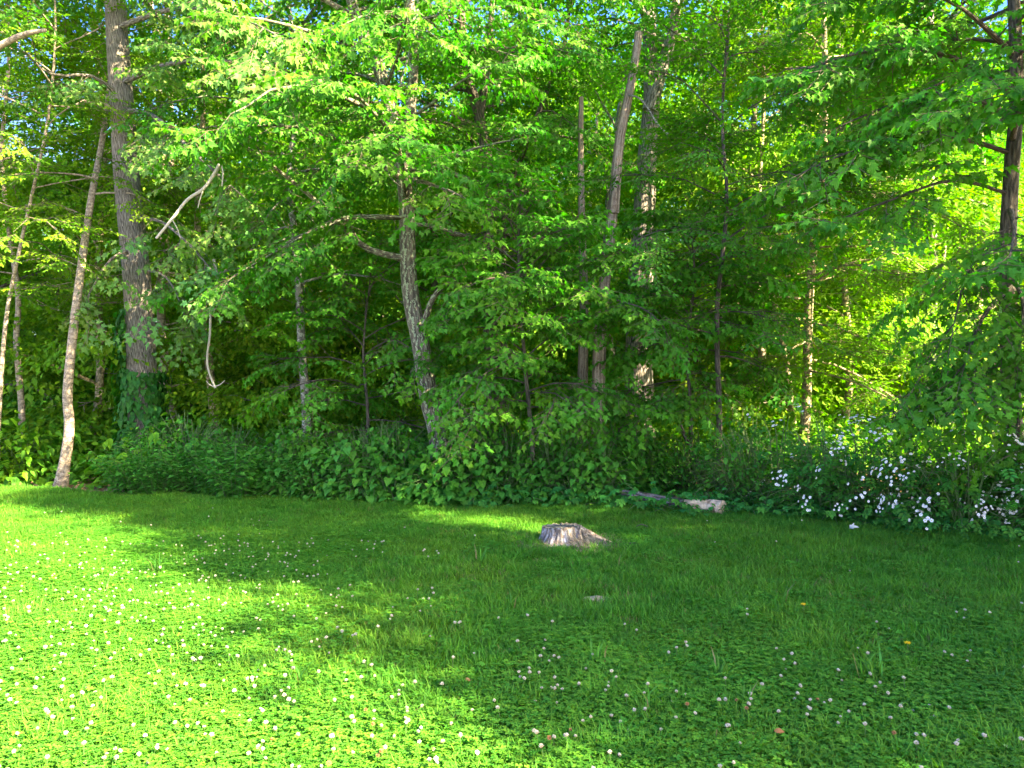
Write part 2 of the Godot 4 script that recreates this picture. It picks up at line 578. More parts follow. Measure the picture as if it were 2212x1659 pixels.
func make_wood():
	var p := func(px, py, d): return spot(px, py, d)
	# the thick grey trunk at the left
	tree("ivy_clad_tree", "thick grey furrowed trunk at the left with ivy on its foot", "", [p.call(318, 1090, 13.0), p.call(312, 960, 13.0), p.call(300, 640, 13.0), p.call(278, 420, 13.0), p.call(262, 200, 13.0), p.call(248, -20, 13.0), p.call(240, -350, 13.0), p.call(250, -800, 13.0)], 0.27, 0.1,
		{"bark": "furrowed", "limbs": 22, "from": 0.6, "reach": 3.0, "leaves": "maple", "tint": PALE, "leaf_size": 1.15, "sides": 26, "ridges": 0.12, "girth": 0.3, "gap": 0.42, "droop": 0.25, "lean": Vector3(0.1, 0, 0.1)},
		[[[p.call(268, 240, 13.0), p.call(330, 250, 12.2), p.call(420, 330, 11.4), p.call(520, 420, 10.8)], 0.05],
		[[p.call(265, 215, 13.0), p.call(200, 165, 12.5), p.call(110, 160, 12.0), p.call(40, 100, 11.6)], 0.04],
		[[p.call(262, 180, 13.0), p.call(360, 140, 12.0), p.call(480, 130, 11.0), p.call(600, 160, 10.4)], 0.05],
		[[p.call(285, 470, 13.0), p.call(350, 480, 12.2), p.call(420, 540, 11.5), p.call(470, 600, 11.2)], 0.035],
		[[p.call(296, 580, 13.0), p.call(360, 600, 12.4), p.call(400, 680, 12.0)], 0.03],
		[[p.call(290, 540, 13.0), p.call(240, 560, 12.4), p.call(190, 640, 12.0)], 0.03],
		[[p.call(255, 60, 13.0), p.call(380, 20, 11.6), p.call(520, 40, 10.6), p.call(620, 90, 10.0)], 0.05]])
	# the pale leaning trunk
	tree("pale_leaning_tree", "pale birch-like leaning trunk standing at the lawn edge, far left", "", [p.call(125, 1085, 11.8), p.call(132, 1050, 11.8), p.call(150, 930, 11.8), p.call(146, 860, 11.8), p.call(152, 780, 11.8), p.call(168, 640, 12.0), p.call(196, 440, 12.8), p.call(222, 300, 13.6), p.call(240, 150, 14.2), p.call(252, -80, 14.8), p.call(260, -330, 15.0)], 0.08, 0.022,
		{"bark": "pale_bark", "limbs": 16, "from": 0.42, "reach": 1.9, "leaves": "beech", "tint": LIME, "gap": 0.4, "sides": 16, "ridges": 0.12, "droop": 0.25, "girth": 0.3})
	tree("thin_pale_tree", "thinnest pale stem at the far left edge, leaning right as it rises", "", [p.call(-10, 1120, 12.6), p.call(-2, 900, 12.6), p.call(14, 690, 12.6), p.call(45, 530, 12.6), p.call(70, 420, 12.6), p.call(105, 250, 12.6), p.call(120, 60, 12.6), p.call(110, -160, 12.6)], 0.042, 0.012,
		{"bark": "pale_bark", "limbs": 20, "from": 0.4, "reach": 1.7, "leaves": "beech", "tint": LIME, "gap": 0.4, "sides": 12, "girth": 0.3})
	tree("slim_crooked_tree", "slim crooked tan stem at the far left, between leaning stem and edge", "", [p.call(42, 1090, 14.0), p.call(40, 1000, 14.0), p.call(48, 900, 14.0), p.call(36, 740, 14.0), p.call(40, 640, 14.0), p.call(18, 480, 14.0), p.call(5, 330, 14.0), p.call(20, 100, 14.0), p.call(10, -200, 14.0)], 0.065, 0.018,
		{"bark": "pale_bark", "limbs": 15, "from": 0.35, "reach": 2.2, "leaves": "beech", "tint": LIME, "gap": 0.4, "sides": 12, "girth": 0.3})
	# pale stems behind the ivy trunk
	tree("tan_stem_tree", "tan dappled stem just right of the ivy-clad trunk", "", [p.call(385, 1000, 17.0), p.call(372, 900, 17.0), p.call(352, 740, 17.0), p.call(350, 560, 17.0), p.call(370, 330, 17.0), p.call(360, 0, 17.0), p.call(370, -250, 17.0)], 0.12, 0.03,
		{"bark": "pale_bark", "limbs": 18, "from": 0.22, "reach": 2.4, "leaves": "beech", "tint": LIME, "leaf_size": 1.2, "gap": 0.42, "sides": 12})
	tree("brown_stem_tree", "brown stem among sunny leaves, midway between ivy-clad and slim grey trunks", "", [p.call(462, 1010, 15.5), p.call(462, 900, 15.5), p.call(448, 750, 15.5), p.call(430, 600, 15.5), p.call(428, 430, 15.5), p.call(440, 200, 15.5), p.call(430, -150, 15.5)], 0.1, 0.03,
		{"bark": "yellow_bark", "limbs": 18, "from": 0.2, "reach": 2.3, "leaves": "beech", "tint": LIME, "leaf_size": 1.1, "gap": 0.42, "sides": 12})
	# slim grey trunk
	tree("slim_grey_tree", "slim straight grey trunk left of the lichened maple", "", [p.call(668, 1020, 12.6), p.call(664, 960, 12.6), p.call(660, 860, 12.6), p.call(652, 760, 12.6), p.call(648, 660, 12.6), p.call(636, 500, 12.6), p.call(625, 400, 12.6), p.call(640, 200, 12.6), p.call(620, -60, 12.6), p.call(630, -300, 12.6)], 0.082, 0.025,
		{"bark": "grey_bark", "limbs": 28, "from": 0.3, "reach": 2.1, "leaves": "maple", "tint": GREEN, "leaf_size": 0.85, "gap": 0.36, "sides": 14, "ridges": 0.08})
	# the maple in the middle
	tree("lichened_maple", "leaning maple with pale lichen on its dark trunk, centre left", "", [p.call(958, 1080, 11.0), p.call(954, 1000, 11.0), p.call(944, 925, 11.0), p.call(926, 860, 11.0), p.call(910, 750, 11.0), p.call(886, 620, 11.1), p.call(878, 430, 11.2), p.call(858, 300, 11.3), p.call(820, 150, 11.4), p.call(760, 0, 11.5), p.call(700, -300, 11.6), p.call(690, -620, 11.6)], 0.15, 0.05,
		{"bark": "lichen_bark", "limbs": 40, "from": 0.34, "reach": 3.2, "leaves": "maple", "tint": GREEN, "sides": 22, "gap": 0.46, "droop": 0.25, "low_rise": 0.0, "lean": Vector3(0, 0, 0.15)},
		[[[p.call(916, 704, 11.0), p.call(928, 660, 10.9), p.call(948, 628, 10.8), p.call(992, 602, 10.6), p.call(1060, 590, 10.2), p.call(1130, 610, 9.8)], 0.05],
		[[p.call(882, 560, 11.1), p.call(800, 540, 11.0), p.call(755, 505, 10.9), p.call(690, 440, 10.7), p.call(610, 375, 10.5), p.call(520, 310, 10.2), p.call(400, 280, 9.8)], 0.055],
		[[p.call(870, 390, 11.2), p.call(800, 330, 10.6), p.call(700, 290, 10.0), p.call(600, 270, 9.6), p.call(470, 280, 9.3)], 0.05],
		[[p.call(860, 310, 11.2), p.call(830, 270, 10.4), p.call(760, 200, 9.6), p.call(660, 170, 9.0)], 0.05],
		[[p.call(876, 430, 11.2), p.call(870, 360, 10.3), p.call(860, 300, 9.6), p.call(880, 300, 9.0)], 0.04],
		[[p.call(875, 400, 11.2), p.call(1000, 330, 10.6), p.call(1120, 300, 10.0)], 0.04],
		[[p.call(880, 470, 11.1), p.call(740, 470, 10.8), p.call(620, 530, 10.6), p.call(500, 600, 10.4)], 0.026]],
		[[[p.call(876, 370, 11.2), p.call(888, 230, 11.3), p.call(893, 100, 11.4), p.call(880, -150, 11.5), p.call(900, -500, 11.5)], 0.09, 0.03, 16]])
	# two-stemmed tree behind, middle top
	tree("dark_forked_tree", "dark trunk forking high up, right of the lichened maple", "", [p.call(1075, 1040, 13.5), p.call(1070, 900, 13.5), p.call(1060, 700, 13.5), p.call(1055, 500, 13.5), p.call(1050, 330, 13.5), p.call(1030, 230, 13.5), p.call(1005, 130, 13.5), p.call(990, -100, 13.5), p.call(985, -400, 13.5)], 0.16, 0.04,
		{"bark": "dark_bark", "limbs": 30, "from": 0.32, "reach": 2.3, "leaves": "beech", "tint": GREEN, "leaf_size": 1.2, "gap": 0.4, "sides": 16},
		[], [[[p.call(1036, 255, 13.5), p.call(1048, 180, 13.5), p.call(1060, 60, 13.5), p.call(1075, -250, 13.5)], 0.07, 0.03, 10]])
	tree("leaning_limb_tree", "dark slender stem leaning right behind the young maple", "", [p.call(1090, 1020, 14.5), p.call(1090, 800, 14.5), p.call(1085, 600, 14.5), p.call(1095, 430, 14.5), p.call(1130, 330, 14.5), p.call(1180, 200, 14.5), p.call(1222, 80, 14.5), p.call(1240, -150, 14.5)], 0.08, 0.03,
		{"bark": "dark_bark", "limbs": 16, "from": 0.4, "reach": 2.2, "leaves": "maple", "tint": GREEN, "gap": 0.46, "sides": 12})
	# dead trunks
	tree("bare_dead_trunk", "bare barkless dead trunk, front one of two, leaning to a broken top", "", [p.call(1286, 1040, 11.6), p.call(1288, 980, 11.6), p.call(1291, 880, 11.6), p.call(1294, 780, 11.6), p.call(1298, 690, 11.6), p.call(1312, 560, 11.6), p.call(1328, 420, 11.6), p.call(1340, 300, 11.6), p.call(1360, 200, 11.6), p.call(1376, 110, 11.6), p.call(1380, 70, 11.6)], 0.115, 0.055,
		{"bark": "dead_wood", "flare": 0.25, "sides": 20, "ridges": 0.3, "capped": true},
		[], [[[p.call(1326, 460, 11.55), p.call(1332, 400, 11.5), p.call(1336, 372, 11.5)], 0.085, 0.06]])
	tree("snapped_dead_trunk", "bare brown dead trunk standing just left of the leaning dead trunk", "", [p.call(1252, 1040, 12.4), p.call(1256, 920, 12.4), p.call(1259, 800, 12.4), p.call(1262, 650, 12.4), p.call(1258, 500, 12.4), p.call(1255, 330, 12.4), p.call(1256, 210, 12.4)], 0.105, 0.035,
		{"bark": "dead_wood", "flare": 0.25, "sides": 18, "ridges": 0.25, "capped": true})
	# the big furrowed twin-topped tree behind them
	tree("twin_topped_tree", "big furrowed grey trunk with two bare sunlit tops, behind dead trunks", "", [p.call(1385, 1040, 15.5), p.call(1384, 940, 15.5), p.call(1380, 800, 15.5), p.call(1386, 600, 15.5), p.call(1396, 400, 15.5), p.call(1404, 270, 15.5), p.call(1408, 200, 15.5), p.call(1404, 120, 15.5), p.call(1400, -60, 15.5), p.call(1390, -300, 15.5)], 0.33, 0.07,
		{"bark": "furrowed", "limbs": 14, "from": 0.72, "reach": 2.6, "leaves": "maple", "tint": GREEN, "gap": 0.46, "sides": 26, "ridges": 0.22, "flare": 0.35},
		[], [[[p.call(1404, 240, 15.4), p.call(1424, 170, 15.4), p.call(1444, 100, 15.4), p.call(1458, 40, 15.4), p.call(1475, -120, 15.4)], 0.15, 0.07, 8]])
	tree("thin_dark_tree", "thin dark knobbly stem in shade, right of the twin-topped tree", "", [p.call(1556, 1060, 11.2), p.call(1554, 960, 11.2), p.call(1553, 860, 11.2), p.call(1549, 760, 11.2), p.call(1550, 650, 11.2), p.call(1562, 540, 11.2), p.call(1570, 420, 11.2), p.call(1560, 250, 11.2), p.call(1575, 60, 11.2)], 0.05, 0.015,
		{"bark": "dark_bark", "limbs": 24, "from": 0.3, "reach": 1.8, "leaves": "beech", "tint": GREEN, "gap": 0.34, "sides": 10, "girth": 0.3})
	# yellow-barked pair at the right
	tree("yellow_barked_tree", "yellowish mossy trunk with flat sunlit leaf layers, right of centre", "", [p.call(1730, 1050, 13.2), p.call(1736, 970, 13.2), p.call(1742, 860, 13.2), p.call(1744, 760, 13.2), p.call(1748, 650, 13.2), p.call(1758, 520, 13.2), p.call(1768, 430, 13.2), p.call(1780, 330, 13.2), p.call(1784, 200, 13.2), p.call(1776, -40, 13.2), p.call(1770, -300, 13.2)], 0.09, 0.03,
		{"bark": "yellow_bark", "limbs": 34, "from": 0.2, "reach": 2.6, "leaves": "beech", "tint": LIME, "leaf_size": 1.1, "gap": 0.36, "droop": 0.1, "low_rise": 0.0, "high_rise": 0.6, "sides": 16, "girth": 0.3, "sag": 0.015, "lean": Vector3(0.25, 0, 0.2)},
		[[[p.call(1745, 760, 13.2), p.call(1810, 740, 12.6), p.call(1900, 760, 12.2), p.call(2010, 790, 11.8)], 0.025],
		[[p.call(1746, 620, 13.2), p.call(1830, 570, 12.7), p.call(1930, 560, 12.3), p.call(2030, 575, 12.0)], 0.025],
		[[p.call(1744, 800, 13.2), p.call(1830, 820, 12.4), p.call(1920, 860, 12.0), p.call(1980, 900, 11.8)], 0.025],
		[[p.call(1744, 690, 13.2), p.call(1660, 690, 12.6), p.call(1590, 720, 12.2)], 0.025]])
	tree("slender_tan_tree", "slender tan stem close behind the yellowish mossy trunk, curving left", "", [p.call(1716, 1020, 14.2), p.call(1714, 930, 14.2), p.call(1704, 830, 14.2), p.call(1690, 740, 14.2), p.call(1668, 640, 14.2), p.call(1645, 560, 14.2), p.call(1640, 420, 14.2), p.call(1650, 200, 14.2), p.call(1640, -80, 14.2)], 0.07, 0.02,
		{"bark": "yellow_bark", "limbs": 22, "from": 0.28, "reach": 2.0, "leaves": "beech", "tint": LIME, "gap": 0.4, "sides": 12, "girth": 0.3, "droop": 0.1})
	tree("diagonal_tree", "pale brown trunk slanting up to the left, among the sunlit leaves", "", [p.call(2060, 990, 16.5), p.call(2030, 870, 16.5), p.call(1962, 690, 16.5), p.call(1930, 570, 16.5), p.call(1895, 460, 16.5), p.call(1858, 350, 16.5), p.call(1830, 250, 16.5), p.call(1812, 90, 16.5), p.call(1800, -160, 16.5)], 0.1, 0.035,
		{"bark": "pale_bark", "limbs": 22, "from": 0.34, "reach": 2.6, "leaves": "beech", "tint": LIME, "leaf_size": 1.2, "gap": 0.42, "sides": 14, "droop": 0.12, "girth": 0.3})
	tree("straight_grey_tree", "straight grey trunk seen between the sunlit leaves and right maple", "", [p.call(2000, 1000, 15.5), p.call(2004, 900, 15.5), p.call(2010, 700, 15.5), p.call(2012, 500, 15.5), p.call(2006, 300, 15.5), p.call(2010, 0, 15.5), p.call(2010, -250, 15.5)], 0.14, 0.04,
		{"bark": "grey_bark", "limbs": 16, "from": 0.45, "reach": 2.4, "leaves": "beech", "tint": GREEN, "leaf_size": 1.2, "gap": 0.45, "sides": 14})
	# the near maple at the right edge
	tree("shaded_maple", "dark-barked maple at the right edge with low shaded boughs", "", [p.call(2185, 1130, 9.2), p.call(2190, 960, 9.2), p.call(2180, 760, 9.2), p.call(2176, 560, 9.2), p.call(2184, 380, 9.2), p.call(2196, 220, 9.2), p.call(2190, 0, 9.2), p.call(2170, -300, 9.2), p.call(2160, -700, 9.2)], 0.115, 0.04,
		{"bark": "dark_bark", "limbs": 34, "from": 0.5, "reach": 3.1, "leaves": "maple", "tint": GREEN, "gap": 0.34, "leaf_size": 1.1, "droop": 0.2, "low_rise": 0.05, "sides": 20, "lean": Vector3(-0.1, 0, 0.15)},
		[[[p.call(2180, 330, 9.2), p.call(2080, 300, 9.0), p.call(1960, 290, 8.8), p.call(1830, 330, 8.6), p.call(1720, 380, 8.5)], 0.032],
		[[p.call(2182, 420, 9.2), p.call(2060, 390, 8.9), p.call(1930, 430, 8.6), p.call(1800, 480, 8.4)], 0.024],
		[[p.call(2180, 520, 9.2), p.call(2100, 570, 8.5), p.call(2060, 700, 8.0)], 0.035],
		[[p.call(2180, 620, 9.2), p.call(2120, 690, 8.4), p.call(2080, 800, 7.9)], 0.035],
		[[p.call(2186, 200, 9.2), p.call(2040, 120, 9.0), p.call(1880, 110, 8.8), p.call(1740, 150, 8.6)], 0.05],
		[[p.call(2186, 700, 9.2), p.call(2180, 760, 8.3), p.call(2150, 850, 7.7)], 0.03],
		[[p.call(2188, 780, 9.2), p.call(2110, 800, 8.6), p.call(2040, 850, 8.3)], 0.025],
		[[p.call(2188, 820, 9.2), p.call(2200, 860, 8.5), p.call(2195, 930, 8.1)], 0.025],
		[[p.call(2188, 600, 9.2), p.call(2210, 660, 8.3), p.call(2200, 760, 7.9)], 0.03],
		[[p.call(2184, 250, 9.2), p.call(2080, 210, 9.0), p.call(1950, 220, 8.9), p.call(1820, 270, 8.8)], 0.04],
		[[p.call(2190, 120, 9.2), p.call(2080, 20, 8.7), p.call(1980, -20, 8.4)], 0.04],
		[[p.call(2186, 300, 9.2), p.call(2200, 240, 8.2), p.call(2190, 200, 7.4)], 0.04],
		[[p.call(2182, 450, 9.2), p.call(2190, 500, 8.2), p.call(2180, 560, 7.4)], 0.035]])
	# young maples in front
	tree("young_maple", "young maple with drooping shaded boughs, between lichened maple and dead trunks", "", [p.call(1150, 1080, 10.6), p.call(1150, 960, 10.6), p.call(1135, 800, 10.6), p.call(1125, 650, 10.6), p.call(1120, 540, 10.6), p.call(1125, 420, 10.6)], 0.04, 0.012,
		{"bark": "dark_bark", "limbs": 34, "from": 0.3, "reach": 1.2, "leaves": "maple", "tint": GREEN, "gap": 0.3, "droop": 0.22, "sides": 10, "low_rise": 0.25, "lean": Vector3(-0.25, 0, 0.15), "side": 0.6},
		[[[p.call(1135, 800, 10.6), p.call(1080, 790, 9.8), p.call(1020, 830, 9.4), p.call(985, 870, 9.2)], 0.011],
		[[p.call(1130, 700, 10.6), p.call(1230, 650, 10.0), p.call(1340, 650, 9.8), p.call(1410, 680, 9.6), p.call(1440, 720, 9.6)], 0.011],
		[[p.call(1142, 850, 10.6), p.call(1200, 850, 9.9), p.call(1235, 880, 9.6)], 0.01],
		[[p.call(1124, 640, 10.6), p.call(1070, 600, 10.0), p.call(1010, 620, 9.6)], 0.01]])
	tree("shady_sapling_maple", "dark shaded maple sapling right of the dead trunks, over the fallen log", "", [p.call(1490, 1080, 11.9), p.call(1492, 900, 11.9), p.call(1485, 740, 11.9), p.call(1500, 600, 11.9), p.call(1490, 470, 11.9)], 0.04, 0.012,
		{"bark": "dark_bark", "limbs": 28, "from": 0.3, "reach": 1.3, "leaves": "maple", "tint": GREEN, "gap": 0.32, "droop": 0.2, "sides": 10, "low_rise": 0.0, "lean": Vector3(0.15, 0, 0.15)})
	tree("hedge_maple_sapling", "low dark maple sapling behind the hedge left of the lichened maple", "", [p.call(790, 1050, 12.2), p.call(795, 900, 12.2), p.call(785, 760, 12.2), p.call(800, 600, 12.2)], 0.035, 0.01,
		{"bark": "dark_bark", "limbs": 20, "from": 0.2, "reach": 1.6, "leaves": "maple", "tint": GREEN, "gap": 0.36, "droop": 0.2, "sides": 10, "low_rise": 0.0})
	# beyond the left edge: a bare pale bough reaches into the corner
	tree("bough_tree", "tree beyond the left edge, its bare pale bough crossing the top corner", "", [Vector3(-8.9, -0.1, -11.0), Vector3(-8.8, 2.0, -11.0), Vector3(-8.6, 4.5, -11.0), Vector3(-8.5, 8.0, -11.0), Vector3(-8.4, 12.0, -11.0)], 0.18, 0.06,
		{"bark": "pale_bark", "limbs": 14, "from": 0.62, "reach": 2.6, "leaves": "maple", "tint": PALE, "gap": 0.5, "sides": 14},
		[], [[[Vector3(-8.55, 5.2, -11.0), p.call(-40, 130, 11.0), p.call(15, 92, 11.0), p.call(60, 72, 10.9), p.call(100, 66, 10.9)], 0.1, 0.025]])
	# trees that stand right of the lawn, outside the frame, and throw its shade
	var shade_spec := {"bark": "dark_bark", "limbs": 46, "from": 0.2, "leaf_size": 1.05, "reach": 2.4, "leaves": "mass", "tint": GREEN, "gap": 0.4, "spray_gap": 0.3, "side": 0.8, "joined": true, "sides": 12}
	for q in [[9.7, 0.55, 7.3, 0.75, 0.25, "nearest"], [8.7, -1.4, 8.5, 0.4, 0.6, "second"], [11.6, -2.0, 7.6, 0.6, 0.3, "third"], [6.4, -4.3, 9.4, 0.6, 0.78, "one leaning over it"], [11.7, -0.1, 7.0, 0.9, 0.2, "lowest"], [12.4, -2.9, 8.6, 1.1, 0.3, "fifth"], [12.2, -5.4, 13.0, 1.9, 0.25, "tallest"]]:
		var sp: Dictionary = shade_spec.duplicate()
		sp.reach = q[3]
		sp.from = q[4]
		tree("lawn_side_tree", "tree right of the lawn outside the frame, %s of its row" % q[5], "trees beside the lawn, outside the frame", [Vector3(q[0], -0.1, q[1]), Vector3(q[0] + 0.1, q[2] * 0.4, q[1]), Vector3(q[0] - 0.1, q[2] * 0.75, q[1] + 0.1), Vector3(q[0], q[2], q[1])], 0.16, 0.04, sp)

	# ivy round the thick trunk
	var iv := thing("ivy", "dark green ivy climbing the foot of the thick grey trunk", "ivy", spot(312, 1080, 13.0))
	var s := Shape.new()
	for k in 2600:
		var h := pow(rng.randf(), 1.25) * 3.3
		var a := rf(0, TAU)
		var wide := 0.3 + 0.14 * soft.get_noise_3d(cos(a) * 3, h * 2.0, sin(a) * 3) + 0.22 * exp(-h / 0.5) + 0.06
		if h > 2.3 and cos(a - 3.4) < 0.1:
			continue
		var axis := spot(312, 0, 13.0).lerp(spot(300, 0, 13.0), clampf(h / 3.5, 0, 1)) - iv.position
		var out := Vector3(cos(a), 0, sin(a))
		add_leaf(s, "heart", Vector3(axis.x, h - 0.1, axis.z) + out * wide * rf(0.85, 1.12), out * 0.5 + Vector3(0, -1, 0) + wobble(0.4), out + Vector3(0, 0.5, 0) + wobble(0.3), rf(0.07, 0.14), Color(0.045, 0.17, 0.03) * shade(0.3))
	obj("ivy_leaves", s.mesh(M.leaf), iv, "stuff")
	# bare boughs that hang among the leaves
	var dead := Shape.new()
	dead_branch(dead, [p.call(478, 348, 10.4), p.call(462, 378, 10.4), p.call(440, 408, 10.4), p.call(405, 432, 10.4), p.call(375, 470, 10.4), p.call(338, 515, 10.4)], 0.026, 0.018)
	dead_branch(dead, [p.call(476, 350, 10.4), p.call(482, 372, 10.4), p.call(480, 402, 10.4)], 0.014, 0.01)
	dead_branch(dead, [p.call(440, 408, 10.4), p.call(432, 432, 10.4), p.call(428, 450, 10.4)], 0.01, 0.006)
	dead_branch(dead, [p.call(372, 474, 10.4), p.call(384, 495, 10.4), p.call(390, 515, 10.4)], 0.008, 0.004)
	var bough := obj("bare_bough", dead.mesh(M.pale_twig))
	tag(bough, "bare pale dead bough hanging crooked among sunlit maple leaves, upper left", "branch")
	var vine := Shape.new()
	dead_branch(vine, [p.call(462, 560, 12.0), p.call(470, 610, 12.0), p.call(456, 660, 12.0), p.call(454, 720, 12.0), p.call(448, 770, 12.0), p.call(452, 805, 12.0), p.call(466, 838, 12.0)], 0.022, 0.016)
	dead_branch(vine, [p.call(464, 834, 12.0), p.call(474, 832, 12.0), p.call(486, 822, 12.0)], 0.01, 0.006)
	dead_branch(vine, [p.call(464, 836, 12.0), p.call(452, 830, 12.0), p.call(446, 822, 12.0)], 0.01, 0.005)
	var vo := obj("hanging_vine", vine.mesh(M.pale_twig))
	tag(vo, "pale woody vine hanging down to a forked end, left of centre", "vine")
	var vine2 := Shape.new()
	dead_branch(vine2, [p.call(905, -10, 10.8), p.call(897, 60, 10.8), p.call(880, 130, 10.8), p.call(862, 190, 10.8), p.call(850, 260, 10.8), p.call(842, 310, 10.8), p.call(836, 365, 10.8), p.call(850, 390, 10.9), p.call(868, 405, 11.1)], 0.018, 0.01)
	tag(obj("hanging_vine", vine2.mesh(M.grey_bark)), "long thin grey vine hanging straight in front of the lichened maple", "vine")
	var pole := Shape.new()
	dead_branch(pole, [p.call(1455, 880, 11.9), p.call(1470, 920, 11.8), p.call(1488, 960, 11.7), p.call(1512, 1010, 11.5)], 0.03, 0.035)
	tag(obj("leaning_dead_pole", pole.mesh(M.dark_bark)), "thin dead pole leaning left in the shade behind the fallen log", "dead branch")
	var prop := Shape.new()
	dead_branch(prop, [p.call(1300, 975, 11.8), p.call(1325, 945, 12.2), p.call(1352, 915, 12.8)], 0.035, 0.03)
	tag(obj("leaning_dead_branch", prop.mesh(M.dark_bark)), "dark dead branch slanting up beside the foot of the front dead trunk", "dead branch")
	var curl := Shape.new()
	dead_branch(curl, [p.call(1352, 205, 11.6), p.call(1380, 212, 11.3), p.call(1400, 235, 11.2), p.call(1420, 268, 11.1), p.call(1445, 292, 11.0)], 0.016, 0.012)
	tag(obj("bent_branch", curl.mesh(M.grey_bark)), "bent bare branch reaching right from the leaning dead trunk, high up", "branch")

func dead_branch(s: Shape, path: Array, r0: float, r1: float) -> void:
	var c := curve(path, 0.07)
	s.tube(c, taper(c.size(), r0, r1), 8, soft, 0.25, 0.2, true)

# ------------------------------------------------------------------ the wood behind

const COLUMNS := [[-20.0, "beyond the left edge"], [110.0, "behind the thin stems at far left"], [235.0, "behind the pale leaning trunk"], [400.0, "behind the ivy-clad trunk"], [560.0, "between the ivy-clad and slim grey trunks"], [720.0, "behind the slim grey trunk"], [1000.0, "behind the lichened maple"], [1230.0, "behind the young maple"], [1340.0, "behind the two dead trunks"], [1480.0, "behind the twin-topped tree"], [1650.0, "behind the thin dark stem"], [1800.0, "behind the yellowish mossy trunk"], [1960.0, "behind the slanting brown trunk"], [2232.0, "behind the shaded right maple"], [99999.0, "beyond the right edge"]]
const ORDINAL := ["first", "second", "third", "fourth", "fifth", "sixth", "seventh", "eighth", "ninth", "tenth", "eleventh", "twelfth", "thirteenth", "fourteenth", "fifteenth", "sixteenth", "seventeenth", "eighteenth", "nineteenth", "twentieth"]

func where(x: float, z: float) -> String:
	var px := 1106.0 + FOCAL * x / -z
	for c in COLUMNS:
		if px < c[0]:
			return c[1]
	return ""

func placed_label(what: String, x: float, z: float) -> String:
	var key := what + where(x, z)
	var k: int = phrase_count.get(key, 0)
	phrase_count[key] = k + 1
	return "%s %s, %s from front" % [what, where(x, z), ORDINAL[mini(k, 19)]]

func make_far_wood():
	# kinds of forest tree, each built once and copied
	var kinds := []
	for k in 5:
		var h: float = [15.0, 17.0, 13.0, 18.0, 14.0][k]
		var bark: String = ["pale_bark", "dark_bark", "grey_bark", "furrowed", "yellow_bark"][k]
		var tint: Color = [LIME, GREEN, LIME, GREEN, LIME][k]
		var base := Vector3(400.0 + 40.0 * k, -0.2, -300)
		var path := [base]
		for j in 6:
			path.append(base + Vector3(rf(-0.35, 0.35), h * (j + 1) / 6.0, rf(-0.35, 0.35)))
		var o := tree("forest_tree", "x", "trees deep in the wood", path, [0.11, 0.14, 0.1, 0.2, 0.12][k], 0.03,
			{"bark": bark, "limbs": 30, "from": [0.12, 0.24, 0.08, 0.28, 0.1][k], "reach": [3.0, 3.2, 2.8, 3.8, 3.0][k], "leaves": "mass", "tint": tint, "gap": 0.5, "spray_gap": 0.42, "side": 1.1, "joined": true, "sides": 12, "step": 0.6, "droop": 0.12})
		kinds.append([o, ["pale-stemmed", "dark-stemmed", "smooth grey-stemmed", "stout furrowed", "tan-stemmed"][k] + " forest tree", -base.x, 300.0])
	var saplings := []
	for k in 3:
		var base := Vector3(400.0 + 40.0 * k, -0.1, -340)
		var h: float = [4.6, 6.5, 3.4][k]
		var path := [base, base + Vector3(rf(-0.15, 0.15), h * 0.35, rf(-0.15, 0.15)), base + Vector3(rf(-0.2, 0.2), h * 0.7, rf(-0.2, 0.2)), base + Vector3(rf(-0.3, 0.3), h, rf(-0.3, 0.3))]
		var o := tree("understory_sapling", "x", "saplings under the trees", path, 0.035, 0.01,
			{"bark": ["grey_bark", "dark_bark", "yellow_bark"][k], "limbs": 20, "from": 0.12, "reach": [1.7, 2.1, 1.5][k], "leaves": "beech", "tint": [LIME, GREEN, GREEN][k], "leaf_size": 1.15, "gap": 0.3, "spray_gap": 0.25, "side": 0.7, "joined": true, "sides": 8, "droop": 0.1, "low_rise": 0.1, "high_rise": 0.8})
		saplings.append([o, ["bright leafy", "tall leafy", "low leafy"][k] + " sapling"])
	var spots := []
	var tries := 0
	while spots.size() < 150 and tries < 9000:
		tries += 1
		var z := -16.0 - pow(rng.randf(), 0.8) * 40.0
		var x := rf(-1, 1) * (0.78 * -z + 2.0)
		var ok := true
		for s in spots:
			if Vector2(s.x - x, s.y - z).length() < 1.8 + 0.028 * -z:
				ok = false
		if z > -32.0 and x > 0.6 * -z + 1.0:
			ok = false                       # the gap through which the low sun comes in
		if ok:
			spots.append(Vector2(x, z))
	spots.sort_custom(func(a, b): return a.y > b.y)
	scatter(spots, kinds, 0.95, 1.45)
	var low := []
	for q in [[90, 15.0], [210, 14.6], [420, 14.4], [520, 14.0], [585, 13.4], [720, 14.2], [830, 14.0], [985, 13.6], [1045, 14.8], [1200, 14.2], [1340, 14.4], [1440, 15.4], [1600, 13.6], [1680, 15.6], [1830, 15.0], [1940, 13.2], [2080, 14.2], [2200, 13.0], [300, 16.5], [650, 16.5], [900, 16.5], [1280, 16.8]]:
		var g := spot(q[0], 0, q[1])
		low.append(Vector2(g.x, g.z))
	tries = 0
	while low.size() < 165 and tries < 6000:
		tries += 1
		var z := -13.2 - pow(rng.randf(), 1.1) * 30.0
		var x := rf(-1, 1) * (0.72 * -z + 1.0)
		var ok := true
		for s in low:
			if Vector2(s.x - x, s.y - z).length() < 1.3:
				ok = false
		var px := 1106.0 + FOCAL * x / -z
		if px > 1840 and px < 2150 and z > -24.0 and rng.randf() < 0.8:
			ok = false                       # the open forest floor at the right
		if ok:
			low.append(Vector2(x, z))
	low.sort_custom(func(a, b): return a.y > b.y)
	scatter(low, saplings, 0.75, 1.3)

